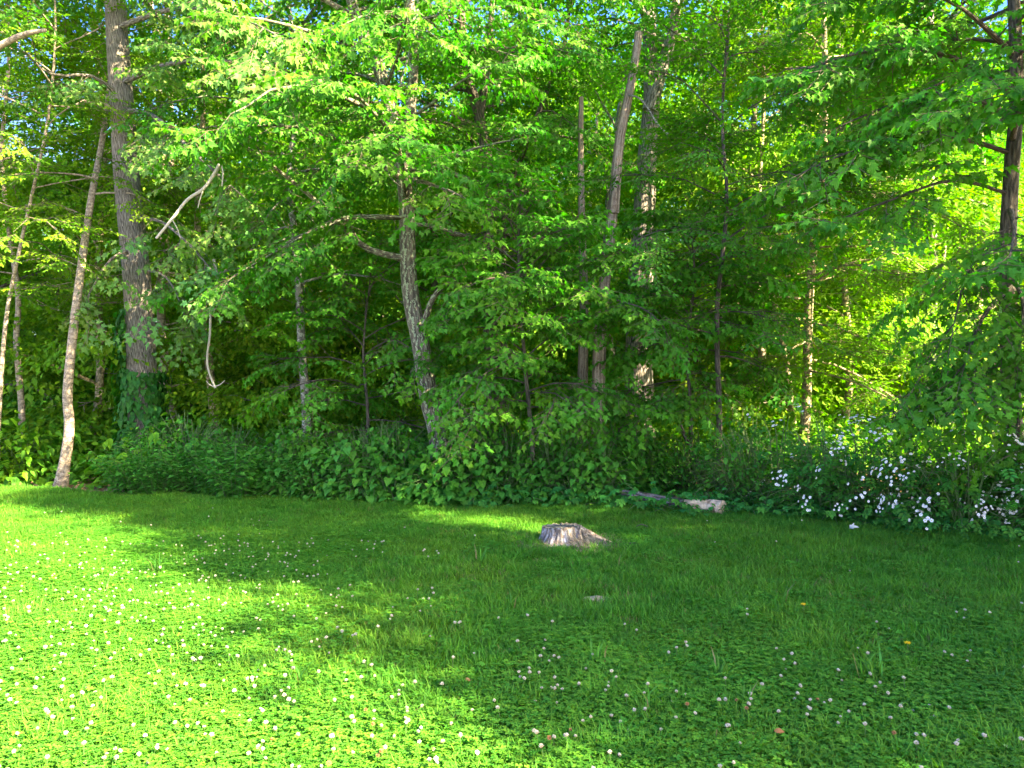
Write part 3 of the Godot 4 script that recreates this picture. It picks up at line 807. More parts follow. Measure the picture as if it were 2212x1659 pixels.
func scatter(spots: Array, kinds: Array, small: float, large: float) -> void:
	var used := {}
	for k in spots.size():
		var q: Vector2 = spots[k]
		var kind: Array = kinds[rng.randi() % kinds.size()]
		var label := placed_label(kind[1], q.x, q.y)
		var o: Node3D = kind[0]
		if used.has(kind[0]):
			o = twin(kind[0], label)
		else:
			used[kind[0]] = true
			o.set_meta("label", label)
		o.position = Vector3(q.x, ground_height(q.x, q.y), q.y)
		o.rotation.y = rf(0, TAU)
		o.scale = Vector3.ONE * rf(small, large)
		var px := 1106.0 + FOCAL * q.x / -q.y
		if kind[1].contains("forest") and px < 280.0:
			o.scale *= 0.8              # a lower stretch of the wood

# ------------------------------------------------------------------ ground

const EDGE := [[-20.0, -12.6], [-7.7, -11.7], [-5.5, -10.7], [-2.5, -10.3], [0.0, -10.0], [1.2, -10.0], [2.3, -9.6], [3.2, -9.0], [4.2, -8.3], [5.1, -7.7], [7.0, -6.9], [9.0, -5.5], [20.0, -2.0]]

func edge_z(x: float) -> float:
	for k in EDGE.size() - 1:
		if x <= EDGE[k + 1][0]:
			return lerpf(EDGE[k][1], EDGE[k + 1][1], clampf((x - EDGE[k][0]) / (EDGE[k + 1][0] - EDGE[k][0]), 0, 1))
	return EDGE[EDGE.size() - 1][1]

func ground_height(x: float, z: float) -> float:
	var y := 0.05 * soft.get_noise_2d(x * 0.7, z * 0.7)
	if z < -16.0:
		y += 0.02 * (-z - 16.0) + 0.25 * soft.get_noise_2d(x * 0.2, z * 0.2) * clampf((-z - 16.0) / 8.0, 0, 1)
	return y

func sheet(called: String, xs: Array, rows: Callable, n: int, lift: float, m: Material) -> MeshInstance3D:
	var s := Shape.new()
	for x in xs:
		var span: Vector2 = rows.call(x)
		for k in n + 1:
			var z := lerpf(span.x, span.y, float(k) / n)
			s.v.append(Vector3(x, ground_height(x, z) + lift, z))
			var e := 0.1
			s.n.append(Vector3(ground_height(x - e, z) - ground_height(x + e, z), 2 * e, ground_height(x, z - e) - ground_height(x, z + e)).normalized())
			s.c.append(Color.WHITE)
	for a in xs.size() - 1:
		for k in n:
			var i := a * (n + 1) + k
			s.i.append_array(PackedInt32Array([i, i + 1, i + n + 1, i + 1, i + n + 2, i + n + 1]))
	return obj(called, s.mesh(m), self, "structure")

func make_ground():
	var xs := [-400.0, -120.0, -60.0]
	var x := -40.0
	while x <= 40.0:
		xs.append(x)
		x += 1.0
	xs.append_array([60.0, 120.0, 400.0])
	sheet("forest_floor", xs, func(_q): return Vector2(30.0, -90.0), 120, -0.03, M.litter)
	var far := Shape.new()
	far.tri(Vector3(-500, -0.3, 60), Vector3(-500, -0.3, -550), Vector3(500, -0.3, -550))
	far.tri(Vector3(-500, -0.3, 60), Vector3(500, -0.3, -550), Vector3(500, -0.3, 60))
	obj("ground", far.mesh(M.litter), self, "structure")
	xs = []
	x = -18.0
	while x <= 18.0:
		xs.append(x)
		x += 0.2
	sheet("lawn", xs, func(q): return Vector2(6.0, edge_z(q) - 0.15 + 0.25 * patchy.get_noise_2d(q * 2.0, 3.0)), 90, 0.0, M.soil)
	# low green growth between the trees
	var low := bush(150, 0.55, 0.7, "oval", 0.12, Color.WHITE)
	var us := Copies.new()
	for k in 1500:
		var z := -12.0 - rng.randf() * 37.0
		var xx := rf(-0.78, 0.78) * -z
		if xx > 0.42 * -z and rng.randf() < 0.75 or z > -13.0 and xx > -5.0:
			continue
		var c := GREEN.lerp(LIME, rng.randf()) * rf(0.8, 1.2)
		us.add(Transform3D(Basis(Vector3.UP, rf(0, TAU)).scaled_local(Vector3(1.3, rf(0.6, 1.9), 1.3) * (1.0 - 0.012 * z)), Vector3(xx, ground_height(xx, z), z)), c)
	tag(many("undergrowth", low.front().mesh(M.thin_leaf), us), "low green undergrowth covering the floor of the wood", "undergrowth")
	# brown leaf litter under the trees
	var dead_leaf := Shape.new()
	for k in 6:
		add_leaf(dead_leaf, "oval", Vector3(rf(-0.12, 0.12), 0.015 + rf(0, 0.02), rf(-0.12, 0.12)), wobble(1.0) * Vector3(1, 0.2, 1), Vector3.UP + wobble(0.5), rf(0.08, 0.13), shade(0.3))
	var cs := Copies.new()
	for k in 9000:
		var z := -10.5 - rng.randf() * 26.0
		var xx := rf(-0.75, 0.75) * -z
		if z > edge_z(xx) - 0.4:
			continue
		var c := Color(0.24, 0.13, 0.07).lerp(Color(0.4, 0.26, 0.17), rng.randf())
		cs.add(Transform3D(Basis(Vector3.UP, rf(0, TAU)).scaled(Vector3.ONE * rf(0.8, 1.4)), Vector3(xx, ground_height(xx, z) - 0.02, z)), c)
	var o := many("leaf_litter", dead_leaf.mesh(M.dry), cs)
	tag(o, "brown fallen leaves covering the forest floor", "leaf litter")

# ------------------------------------------------------------------ hedge

func herb(n_stems: int, tall: float, wide: float, shape: String, leaf: float, gap: float, tint: Color, spread: float, tilt := 0.3, tip_yellow := 0.0) -> Array:
	var s := Shape.new()
	var w := Shape.new()
	for k in n_stems:
		var a := rf(0, TAU)
		var r := wide * sqrt(rng.randf())
		var base := Vector3(cos(a) * r * 0.5, -0.05, sin(a) * r * 0.5)
		var h := tall * rf(0.6, 1.0) * (1.0 - 0.35 * r / wide)
		var top := Vector3(cos(a) * r * (1.0 + spread), h, sin(a) * r * (1.0 + spread))
		var mid := base.lerp(top, 0.55) + Vector3(0, h * 0.12, 0)
		w.tube(PackedVector3Array([base, mid, top]), PackedFloat32Array([0.0035, 0.003, 0.0015]), 3)
		var length := base.distance_to(top)
		var q := length * 0.12
		var turn := rf(0, TAU)
		while q < length:
			var u := q / length
			var p := base.lerp(mid, u / 0.55) if u < 0.55 else mid.lerp(top, (u - 0.55) / 0.45)
			turn += 2.4
			var out := Vector3(cos(turn), rf(-0.5, 0.35) * tilt * 2.0, sin(turn))
			var col := Color(tint.r, tint.g, tint.b) * shade(0.25)
			if u > 0.75 and tip_yellow > 0.0:
				col = col.lerp(Color(0.17, 0.3, 0.03), tip_yellow)
			add_leaf(s, shape, p + out * rf(0.0, 0.07), out, Vector3.UP + wobble(0.4), leaf * rf(0.65, 1.15) * (1.0 - 0.25 * u), col)
			q += gap * rf(0.7, 1.3)
	return [s, w]

func compound(s: Shape, p: Vector3, out: Vector3, n: int, size: float, col: Color, palm := false) -> void:
	var b := frame(out, Vector3.UP + wobble(0.3))
	if palm:
		for k in n:
			var a := lerpf(-1.5, 1.5, float(k) / (n - 1))
			add_leaf(s, "oval", p, b * Vector3(sin(a), -0.25, cos(a)), b.y, size * (1.0 - 0.25 * absf(a) / 1.5), col * shade(0.1))
	else:
		for k in n:
			var z := size * 0.75 * (k + 0.5)
			for sgn in [-1.0, 1.0]:
				add_leaf(s, "oval", p + b.z * z, b * Vector3(sgn, -0.1, 0.45), b.y, size, col * shade(0.12))
		add_leaf(s, "oval", p + b.z * size * 0.75 * n, b.z, b.y, size, col)

func bush(n: int, tall: float, wide: float, kind: String, size: float, tint: Color) -> Array:
	var s := Shape.new()
	var w := Shape.new()
	for k in int(n / 9.0):
		var a := rf(0, TAU)
		var e := acos(rf(0.05, 1.0))
		var tip := Vector3(cos(a) * sin(e) * wide, cos(e) * tall, sin(a) * sin(e) * wide)
		w.tube(PackedVector3Array([Vector3(rf(-0.1, 0.1), -0.05, rf(-0.1, 0.1)), tip * 0.6 + Vector3(0, 0.18 * tall, 0), tip]), PackedFloat32Array([0.008, 0.006, 0.003]), 3)
	for k in n:
		var a := rf(0, TAU)
		var e := acos(rf(-0.05, 1.0))
		var r := pow(rng.randf(), 0.4)
		var lump := 1.0 + 0.3 * soft.get_noise_3d(cos(a) * sin(e) * 4 + wide * 9, cos(e) * 4, sin(a) * sin(e) * 4)
		var p := Vector3(cos(a) * sin(e) * wide, maxf(0.03, cos(e) * tall), sin(a) * sin(e) * wide) * r * lump
		var out := Vector3(cos(a), rf(-0.5, 0.4), sin(a)) + wobble(0.5)
		var col := Color(tint.r, tint.g, tint.b) * shade(0.28)
		if kind == "rose":
			compound(s, p, out, 3, size * rf(0.8, 1.2), col)
		elif kind == "creeper":
			compound(s, p, out, 5, size * rf(0.7, 1.2), col, true)
		else:
			add_leaf(s, kind, p, out + Vector3(0, -0.3, 0), Vector3.UP + Vector3(cos(a), 0, sin(a)) * 0.5 + wobble(0.35), size * rf(0.6, 1.2), col)
	return [s, w]

func plant(called: String, parts: Array, m: Material, category: String, group: String) -> Node3D:
	var root := thing(called, "x", category, Vector3.ZERO, group)
	obj("stems", parts[1].mesh(M.green_stem), root)
	obj("foliage", parts[0].mesh(m), root)
	return root

func hedge_row(protos: Array, what: String, places: Array, small: float, large: float) -> Array:
	var out := []
	places.sort_custom(func(a, b): return a.x < b.x)
	var used := {}
	for k in places.size():
		var proto: Node3D = protos[rng.randi() % protos.size()]
		var q: Vector2 = places[k]
		var label := placed_label(what, q.x, q.y).replace(" from front", " from left").replace("behind", "in hedge by")
		var o: Node3D = proto
		if used.has(proto):
			o = twin(proto, label)
		else:
			used[proto] = true
			o.set_meta("label", label)
		o.position = Vector3(q.x, ground_height(q.x, q.y), q.y)
		o.rotation.y = rf(0, TAU)
		var g := rf(small, large)
		o.scale = Vector3(g * rf(0.9, 1.15), g, g * rf(0.9, 1.15))
		out.append(o)
	for p in protos:
		if not used.has(p):
			p.free()
	return out

func along(x0: float, x1: float, n: int, back0: float, back1: float) -> Array:
	var out := []
	for k in n:
		var x := lerpf(x0, x1, (k + rf(0.1, 0.9)) / n)
		var back := rf(back0, back1)
		if x > 1.3 and x < 2.75 and back0 > 0.1:
			back += 0.95          # the fallen logs lie here
		out.append(Vector2(x, edge_z(x) - back))
	return out

func make_hedge():
	var heart := []
	var leafy := []
	var creeper := []
	var feather := []
	var privet := []
	var rose := []
	var grassy := []
	for k in 2:
		heart.append(plant("heart_leaved_vine", bush(330, 0.75, 0.5, "heart", 0.1, Color(0.09, 0.29, 0.038)), M.soft_leaf, "vine", "heart-leaved vines in the hedge"))
		leafy.append(plant("leafy_shrub", bush(520, 1.0, 0.65, "oval", 0.08, Color(0.08, 0.275, 0.036)), M.soft_leaf, "shrub", "leafy shrubs in the hedge"))
		creeper.append(plant("creeper", bush(90, 0.32, 0.5, "creeper", 0.085, Color(0.065, 0.27, 0.05)), M.soft_leaf, "creeper", "five-leaved creepers along the lawn edge"))
		feather.append(plant("tall_herb", herb(30, 0.95, 0.45, "oval", 0.11, 0.03, Color(0.08, 0.27, 0.04), 0.5), M.soft_leaf, "herb", "tall herbs in the hedge"))
		privet.append(plant("privet", herb(26, 1.1, 0.45, "plain", 0.06, 0.02, Color(0.09, 0.27, 0.022), 0.45, 0.4, 0.4), M.soft_leaf, "shrub", "small-leaved shrubs in the hedge"))
		rose.append(plant("wild_rose", bush(240, 0.95, 0.75, "rose", 0.045, Color(0.07, 0.24, 0.035)), M.soft_leaf, "rose bush", "wild rose bushes in the hedge"))
		grassy.append(plant("long_grass", blades(60, 0.36, 0.22, 0.009, Color(0.08, 0.25, 0.032)), M.grass, "grass tuft", "uncut grass tufts at the lawn edge"))
	hedge_row(leafy, "dark leafy shrub", along(-5.6, 6.2, 40, 0.5, 2.4), 0.85, 1.3)
	hedge_row(heart, "heart-leaved vine clump", along(-3.4, 2.0, 26, 0.25, 0.9), 0.8, 1.25)
	hedge_row(creeper, "low five-leaved creeper", along(-1.0, 1.5, 10, 0.06, 0.4) + along(2.45, 5.6, 11, 0.06, 0.4) + along(1.35, 2.5, 4, -0.12, 0.02), 0.7, 1.2)
	hedge_row(feather, "tall leafy herb", along(-5.6, -2.0, 24, 0.2, 1.4), 0.75, 1.1)
	hedge_row(privet, "small-leaved yellowish shrub", along(-1.2, 3.4, 12, 0.5, 1.5), 0.7, 1.1)
	hedge_row(grassy, "uncut grass tuft", along(-4.4, 1.3, 20, 0.05, 0.4), 0.6, 1.1)
	# low growth in the sun behind the pale leaning trunk
	var far_left := []
	for k in 10:
		far_left.append(Vector2(rf(-9.5, -5.4), rf(-14.5, -12.2)))
	hedge_row([plant("broad_leaved_shrub", bush(380, 0.9, 0.6, "oval", 0.1, LIME), M.thin_leaf, "shrub", "sunlit broad-leaved shrubs at far left")], "sunlit broad-leaved shrub", far_left, 0.7, 1.2)
	# roses with their blossom
	var bushes := hedge_row(rose, "wild rose bush in white blossom", along(3.35, 6.8, 14, 0.25, 1.3), 0.9, 1.35)
	var clusters := []
	for k in 5:
		clusters.append(rose_cluster(3 + 2 * k))
	for b in bushes:
		for k in (14 if b.position.x > 4.3 else 6):
			var a := rf(0.0, PI)
			var e := acos(rf(0.15, 0.95))
			var o := obj("blossom_cluster", clusters[rng.randi() % 5], b, "stuff")
			var dir := Vector3(cos(a) * sin(e) * 0.8, cos(e) * 1.0, sin(a) * sin(e) * 0.8)
			o.position = dir.rotated(Vector3.UP, -b.rotation.y) * rf(1.02, 1.2)
			o.basis = frame(Vector3(rf(-1, 1), rf(0.0, 1.0), 0.2).cross(dir).normalized(), dir).rotated(Vector3.UP, -b.rotation.y)
	# single blossoms farther left in the hedge
	for q in [[850, 990, 10.9, 4], [620, 1082, 10.4, 3], [572, 1068, 10.6, 2], [1640, 1040, 9.8, 3], [1615, 1065, 9.7, 2]]:
		var o := obj("blossom_spray", rose_cluster(q[3] + 2))
		o.position = spot(q[0], q[1], q[2])
		tag(o, "white blossom spray %s" % {850: "left of the lichened trunk, high in the hedge", 620: "low at the lawn edge under the slim grey trunk", 572: "small, low in the hedge left of slim grey trunk", 1640: "above the right end of the fallen log", 1615: "just right of the log in the sunlit weeds"}[q[0]], "blossom", "white blossom in the hedge")

func rose_cluster(n: int) -> ArrayMesh:
	var s := Shape.new()
	var y := Shape.new()
	for k in n:
		var c := wobble(0.06) * Vector3(1.3, 0.7, 1.3)
		var up := (Vector3(0, 0.6, 0) + Vector3(c.x, 0.2, c.z) * 8.0 + wobble(0.5)).normalized()
		var b := frame(up.cross(Vector3(0.3, 0.1, 1)).normalized(), up)
		var size := rf(0.011, 0.016)
		for q in 5:
			var a := TAU * q / 5.0 + 0.2
			add_leaf(s, "round", c, b * Vector3(sin(a), 0.25, cos(a)), b.y, size, Color(0.7, 0.7, 0.69) * rf(0.8, 1.05))
		for q in 4:
			var a := TAU * q / 4.0
			y.tri(c + b.y * 0.006, c + b * Vector3(sin(a) * 0.005, 0.004, cos(a) * 0.005), c + b * Vector3(sin(a + 1.57) * 0.005, 0.004, cos(a + 1.57) * 0.005))
	return y.put(s.mesh(M.petal), M.stamen)

func blades(n: int, tall: float, wide: float, w: float, tint: Color, dry := 0.05, sway := 0.55) -> Array:
	var s := Shape.new()
	for k in n:
		var a := rf(0, TAU)
		var p := Vector3(cos(a), 0, sin(a)) * wide * 0.5 * sqrt(rng.randf()) + Vector3(0, -0.01, 0)
		var h := tall * rf(0.5, 1.0)
		var lean := Vector3(rf(-1, 1), 0, rf(-1, 1)) * h * sway
		var across := Vector3(-lean.z, 0, lean.x).normalized() * w * 0.5
		var col := Color(tint.r, tint.g, tint.b) * shade(0.4)
		if rng.randf() < dry:
			col = Color(0.3, 0.24, 0.12) * shade(0.2)
		var m := p + lean * 0.35 + Vector3(0, h * 0.62, 0)
		var e := p + lean + Vector3(0, h * rf(0.8, 1.0), 0)
		s.tri(p - across, m - across * 0.8, p + across, col)
		s.tri(p + across, m - across * 0.8, m + across * 0.8, col)
		s.tri(m - across * 0.8, e, m + across * 0.8, col)
	return [s, stub()]

func stub() -> Shape:
	var w := Shape.new()
	stick(w, Vector3(0, -0.03, 0), Vector3(0.004, 0.05, 0), 0.004, 0.003)
	return w

# ------------------------------------------------------------------ grass, clover, flowers

func clover_here(x: float, z: float) -> float:
	var d := -z
	var k := 0.55 * patchy.get_noise_2d(x * 0.8, z * 0.8) + 0.25 * patchy.get_noise_2d(x * 2.6 + 50, z * 2.6)
	k += 0.6 * (1.0 - smoothstep(3.6, 5.6, d)) + 0.75 * smoothstep(-0.8, -2.2, x) * (1.0 - smoothstep(6.5, 9.5, d))
	return k

func make_lawn_life():
	var tufts := []
	for k in 4:
		tufts.append(blades(30, [0.1, 0.12, 0.085, 0.15][k], 0.13, 0.0058, Color.WHITE, 0.0).front().mesh(M.grass))
	var tuft_sets := [Copies.new(), Copies.new(), Copies.new(), Copies.new()]
	var straw := Copies.new()
	var tries := 0
	var n := 0
	while n < 64000 and tries < 400000:
		tries += 1
		var z := -2.2 - pow(rng.randf(), 0.75) * 10.4
		var x := rf(-1, 1) * (0.72 * -z + 1.2)
		if z < edge_z(x) - 0.15:
			continue
		n += 1
		if Vector2((x - 0.63) / 0.17, (z + 5.68) / 0.12).length() < 1.0 or Vector2(x - 0.49, z + 7.7).length() < 0.2:
			continue
		var c := clover_here(x, z)
		if c > 0.9 and rng.randf() < 0.1:
			continue
		var g := patchy.get_noise_2d(x * 0.5 + 100, z * 0.5) + 0.6 * rf(-1, 1)
		var col := Color(0.09, 0.31, 0.036).lerp(Color(0.19, 0.37, 0.036), clampf(0.4 + g * 0.6, 0, 1)) * rf(0.65, 1.3)
		var h := rf(0.5, 0.95) * (1.0 + 0.35 * patchy.get_noise_2d(x * 0.7, z * 0.7 + 40))
		var b := Basis(Vector3.UP, rf(0, TAU)).scaled_local(Vector3(1.15, h, 1.15))
		if rng.randf() < 0.05 + 0.16 * smoothstep(0.15, 0.5, patchy.get_noise_2d(x * 1.3 - 70, z * 1.3)):
			straw.add(Transform3D(b.scaled(Vector3(1, 0.95, 1)), Vector3(x, ground_height(x, z), z)), Color(0.34, 0.28, 0.14) * rf(0.7, 1.1))
			continue
		tuft_sets[rng.randi() % 4].add(Transform3D(b, Vector3(x, ground_height(x, z), z)), col)
	var grass_root := thing("grass", "short green mown grass of the lawn", "grass", Vector3.ZERO, "", "stuff")
	for k in 4:
		many("grass_tufts", tufts[k], tuft_sets[k], grass_root)
	many("straw_tufts", tufts[0], straw, grass_root)
	# clover leaves
	var patches := []
	for k in 3:
		var s := Shape.new()
		for q in 26:
			var a := rf(0, TAU)
			var r := 0.1 * sqrt(rng.randf())
			var top := Vector3(cos(a) * r, rf(0.025, 0.078), sin(a) * r)
			var tilt := (Vector3.UP + wobble(0.35)).normalized()
			var b := frame(Vector3(cos(a * 3), 0, sin(a * 3)), tilt)
			var size := rf(0.0095, 0.0175)
			var col := shade(0.22)
			for j in 3:
				var t := TAU * j / 3.0
				add_leaf(s, "round", top, b * Vector3(sin(t), 0.15, cos(t)), b.y, size, col * shade(0.06))
			var foot := Vector3(top.x * 0.7, -0.01, top.z * 0.7)
			s.tri(foot - Vector3(0.001, 0, 0), top, foot + Vector3(0.001, 0, 0), Color(1.1, 1.0, 0.8))
		patches.append(s.mesh(M.soft_leaf))
	var clover_sets := [Copies.new(), Copies.new(), Copies.new()]
	for k in 42000:
		var z := -2.2 - pow(rng.randf(), 0.85) * 9.5
		var x := rf(-1, 1) * (0.72 * -z + 1.0)
		if z < edge_z(x) + 0.1 or Vector2((x - 0.63) / 0.2, (z + 5.68) / 0.15).length() < 1.0 or Vector2(x - 0.49, z + 7.7).length() < 0.25 or clover_here(x, z) + rf(-0.4, 0.4) < 0.42:
			continue
		var col := Color(0.085, 0.31, 0.036).lerp(Color(0.16, 0.37, 0.036), rng.randf()) * rf(0.75, 1.2)
		clover_sets[rng.randi() % 3].add(Transform3D(Basis(Vector3.UP, rf(0, TAU)).scaled_local(Vector3.ONE * rf(0.8, 1.2)), Vector3(x, ground_height(x, z), z)), col)
	var clover_root := thing("clover", "three-leaved clover growing through the lawn", "clover", Vector3.ZERO, "", "stuff")
	for k in 3:
		many("clover_leaves", patches[k], clover_sets[k], clover_root)
	# clover flowers: the nearest 300 one by one
	var places := []
	tries = 0
	while places.size() < 950 and tries < 60000:
		tries += 1
		var z := -2.5 - rng.randf() * 6.8
		var x := rf(-0.7, 0.7) * -z
		var c := clover_here(x, z) + 0.8 * patchy.get_noise_2d(x * 1.7 + 20, z * 1.7)
		if x < -0.5 and z > -7.6:
			c += 0.25
		if c < 0.45 or rng.randf() > clampf(c, 0, 1) * 0.9:
			continue
		if z < edge_z(x) + 0.5:
			continue
		places.append(Vector2(x, z))
	places.sort_custom(func(a, b): return a.y > b.y)
	var heads := [clover_head(0.0), clover_head(0.35), clover_head(1.0)]
	var rest := [Copies.new(), Copies.new()]
	for k in places.size():
		var q: Vector2 = places[k]
		var at := Vector3(q.x, ground_height(q.x, q.y), q.y)
		var b := Basis(Vector3.UP, rf(0, TAU)) * Basis(Vector3.RIGHT, rf(-0.5, 0.5))
		var size := rf(0.68, 1.08)
		var tone := 2 if rng.randf() < 0.09 else rng.randi() % 2
		if k < 300:
			var o := obj("clover_flower", heads[tone])
			o.transform = Transform3D(b.scaled_local(Vector3.ONE * size), at)
			tag(o, "browning clover flower head on a thin stalk in the lawn" if tone == 2 else "round white clover flower on a thin stalk in the lawn", "clover flower", "browning clover flowers" if tone == 2 else "white clover flowers")
		else:
			rest[tone % 2].add(Transform3D(b.scaled_local(Vector3.ONE * size), at), Color.WHITE)
	var far_flowers := thing("far_clover_flowers", "small white clover flowers farther off in the lawn", "clover flowers", Vector3.ZERO, "", "stuff")
	many("flower_heads", heads[0], rest[0], far_flowers)
	many("flower_heads", heads[1], rest[1], far_flowers)

func clover_head(brown: float) -> ArrayMesh:
	var s := Shape.new()
	var w := Shape.new()
	var h := rf(0.095, 0.12)
	var c := Vector3(0, h, 0)
	for k in 54:
		var y := 1.0 - 1.75 * (k + 0.5) / 54.0
		var a := k * 2.39996
		var r := sqrt(maxf(0, 1.0 - y * y))
		var d := Vector3(cos(a) * r, y, sin(a) * r)
		var low := smoothstep(0.1, -0.7, y)
		var col := Color(0.62, 0.59, 0.49).lerp(Color(0.46, 0.33, 0.25), low * 0.7).lerp(Color(0.4, 0.22, 0.1), brown if brown == 1.0 else brown * low) * rf(0.8, 1.15)
		var e := c + d * Vector3(1, 0.8, 1) * rf(0.0075, 0.0135)
		var side := d.cross(Vector3(0.2, 1, 0.1)).normalized() * 0.0022
		var up := d.cross(side).normalized() * 0.0022
		var m := c + d * 0.007
		s.tri(c + d * 0.002 + up, m + side, e, col)
		s.tri(c + d * 0.002 + up, e, m - side, col)
	w.tube(PackedVector3Array([Vector3(0.01, -0.01, 0), Vector3(0.003, h * 0.5, 0), c]), PackedFloat32Array([0.0012, 0.0011, 0.001]), 4)
	return w.put(s.mesh(M.petal), M.green_stem)

func make_small_things():
	make_stump()
	make_log()
	# broad-bladed weeds that stand above the lawn
	var weeds := []
	for k in 3:
		var parts := blades(13, [0.3, 0.24, 0.36][k], 0.12, 0.017, Color(0.1, 0.28, 0.045), 0.06, 0.65)
		weeds.append(plant("broad_grass_clump", parts, M.grass, "grass clump", "broad-bladed grass clumps in the lawn"))
	var tall := [[1880, 1480, "by the sunny patch at the lawn's right"], [620, 1282, "in the shade tip left of centre"], [345, 1245, "in the shadow tip at left"], [1095, 1330, "in the sunny strip at centre"], [1310, 1300, "beside the bare soil patch"], [1040, 1225, "in shade left of the stump"], [1685, 1320, "in shade right of the bare soil patch"], [1015, 1225, "closest to the stump at its left"], [1290, 1450, "in the middle of the foreground shade"], [790, 1290, "in shade just left of centre"], [310, 1200, "in full sun at left, below the hedge"], [650, 1500, "in sunlit clover at left"], [1560, 1480, "in the foreground shade right of centre"], [2170, 1490, "at the right edge of the lawn"], [1400, 1560, "low in the foreground, right of centre"], [1330, 1225, "in shade right under the stump"], [870, 1580, "low in the foreground, left of centre"], [1620, 1540, "in the foreground clover at the right"], [220, 1290, "at the left edge of the shadow tip"], [980, 1590, "at the bottom of the sunlit foreground"]]
	var used := {}
	for k in tall.size():
		var q: Array = tall[k]
		var d: float = 1.6 * FOCAL / (q[1] - 829.5)
		var proto: Node3D = weeds[k % 3]
		var o := proto
		var label: String = "broad-bladed green grass clump " + q[2]
		if used.has(proto):
			o = twin(proto, label)
		else:
			used[proto] = true
			o.set_meta("label", label)
		var at := spot(q[0], 0, d)
		o.position = Vector3(at.x, ground_height(at.x, -d), -d)
		o.rotation.y = rf(0, TAU)
		o.scale = Vector3.ONE * rf(0.6, 1.0) * (1.25 if k == 0 else 0.8)
	# dandelions
	for q in [[1960, 1388, "larger yellow dandelion flower, beyond the sunny patch at right"], [1735, 1302, "smaller yellow dandelion flower in the shade right of centre"]]:
		var d: float = 1.6 * FOCAL / (q[1] + 40 - 829.5)
		var s := Shape.new()
		for k in 34:
			var a := k * 2.4
			var out := Vector3(cos(a), 0.15 + 0.9 * (1.0 - k / 34.0), sin(a)).normalized()
			add_leaf(s, "lance", Vector3(0, 0.11, 0), out, Vector3.UP, 0.02, Color(0.8, 0.55, 0.015) * shade(0.1))
		var w := Shape.new()
		stick(w, Vector3(0.01, -0.01, 0), Vector3(0, 0.11, 0), 0.002, 0.0018, 5)
		var root := thing("dandelion", q[2], "dandelion", Vector3.ZERO)
		var at := spot(q[0], 0, d)
		root.position = Vector3(at.x, ground_height(at.x, -d), -d)
		obj("flower_head", s.mesh(M.petal), root)
		obj("stalk", w.mesh(M.green_stem), root)
	# fallen leaves on the grass
	for q in [[1672, 1612, "oval", 0.045, Color(0.3, 0.13, 0.05), "orange-brown dead leaf lying in the clover at bottom right"], [1835, 1155, "maple", 0.09, Color(0.55, 0.5, 0.4), "pale dry leaf on the grass before the rose bushes"], [1003, 1505, "oval", 0.04, Color(0.5, 0.24, 0.08), "small orange dead leaf in the foreground clover, left of centre"]]:
		var d: float = 1.6 * FOCAL / (q[1] - 829.5)
		var s := Shape.new()
		add_leaf(s, q[2], Vector3.ZERO, Vector3(0.6, 0.25, 0.5), Vector3(0.1, 0.7, 0.6), q[3], q[4])
		add_leaf(s, q[2], Vector3(0, -0.002, 0), Vector3(0.6, 0.22, 0.5), Vector3(0.15, 0.7, 0.6), q[3] * 0.98, q[4] * 0.8)
		var o := obj("fallen_leaf", s.mesh(M.dry))
		var at := spot(q[0], 0, d)
		o.position = Vector3(at.x, ground_height(at.x, -d) + 0.08, -d)
		tag(o, q[5], "dead leaf")
	# bare soil in the sun
	var s2 := Shape.new()
	var c2 := spot(1290, 0, 5.68)
	var ring := []
	for k in 24:
		var a := TAU * k / 24.0
		var r := 1.0 + 0.3 * patchy.get_noise_2d(cos(a) * 2, sin(a) * 2)
		ring.append(Vector3(c2.x + cos(a) * 0.13 * r, 0, c2.z + sin(a) * 0.09 * r))
	for k in 24:
		var a: Vector3 = ring[k]
		var b: Vector3 = ring[(k + 1) % 24]
		a.y = ground_height(a.x, a.z) + 0.02
		b.y = ground_height(b.x, b.z) + 0.02
		s2.tri(Vector3(c2.x, ground_height(c2.x, c2.z) + 0.055, c2.z), a, b)
	obj("bare_soil", s2.mesh(M.dirt), self, "structure")
	# a twig beyond the stump
	var tw := Shape.new()
	dead_branch(tw, [spot(1372, 1146, 8.45) + Vector3(0, 0.03, 0), spot(1385, 1140, 8.4) + Vector3(0, 0.04, 0), spot(1400, 1144, 8.35) + Vector3(0, 0.03, 0)], 0.006, 0.004)
	tag(obj("twig", tw.mesh(M.twig)), "small brown twig on the grass right of the stump", "twig")

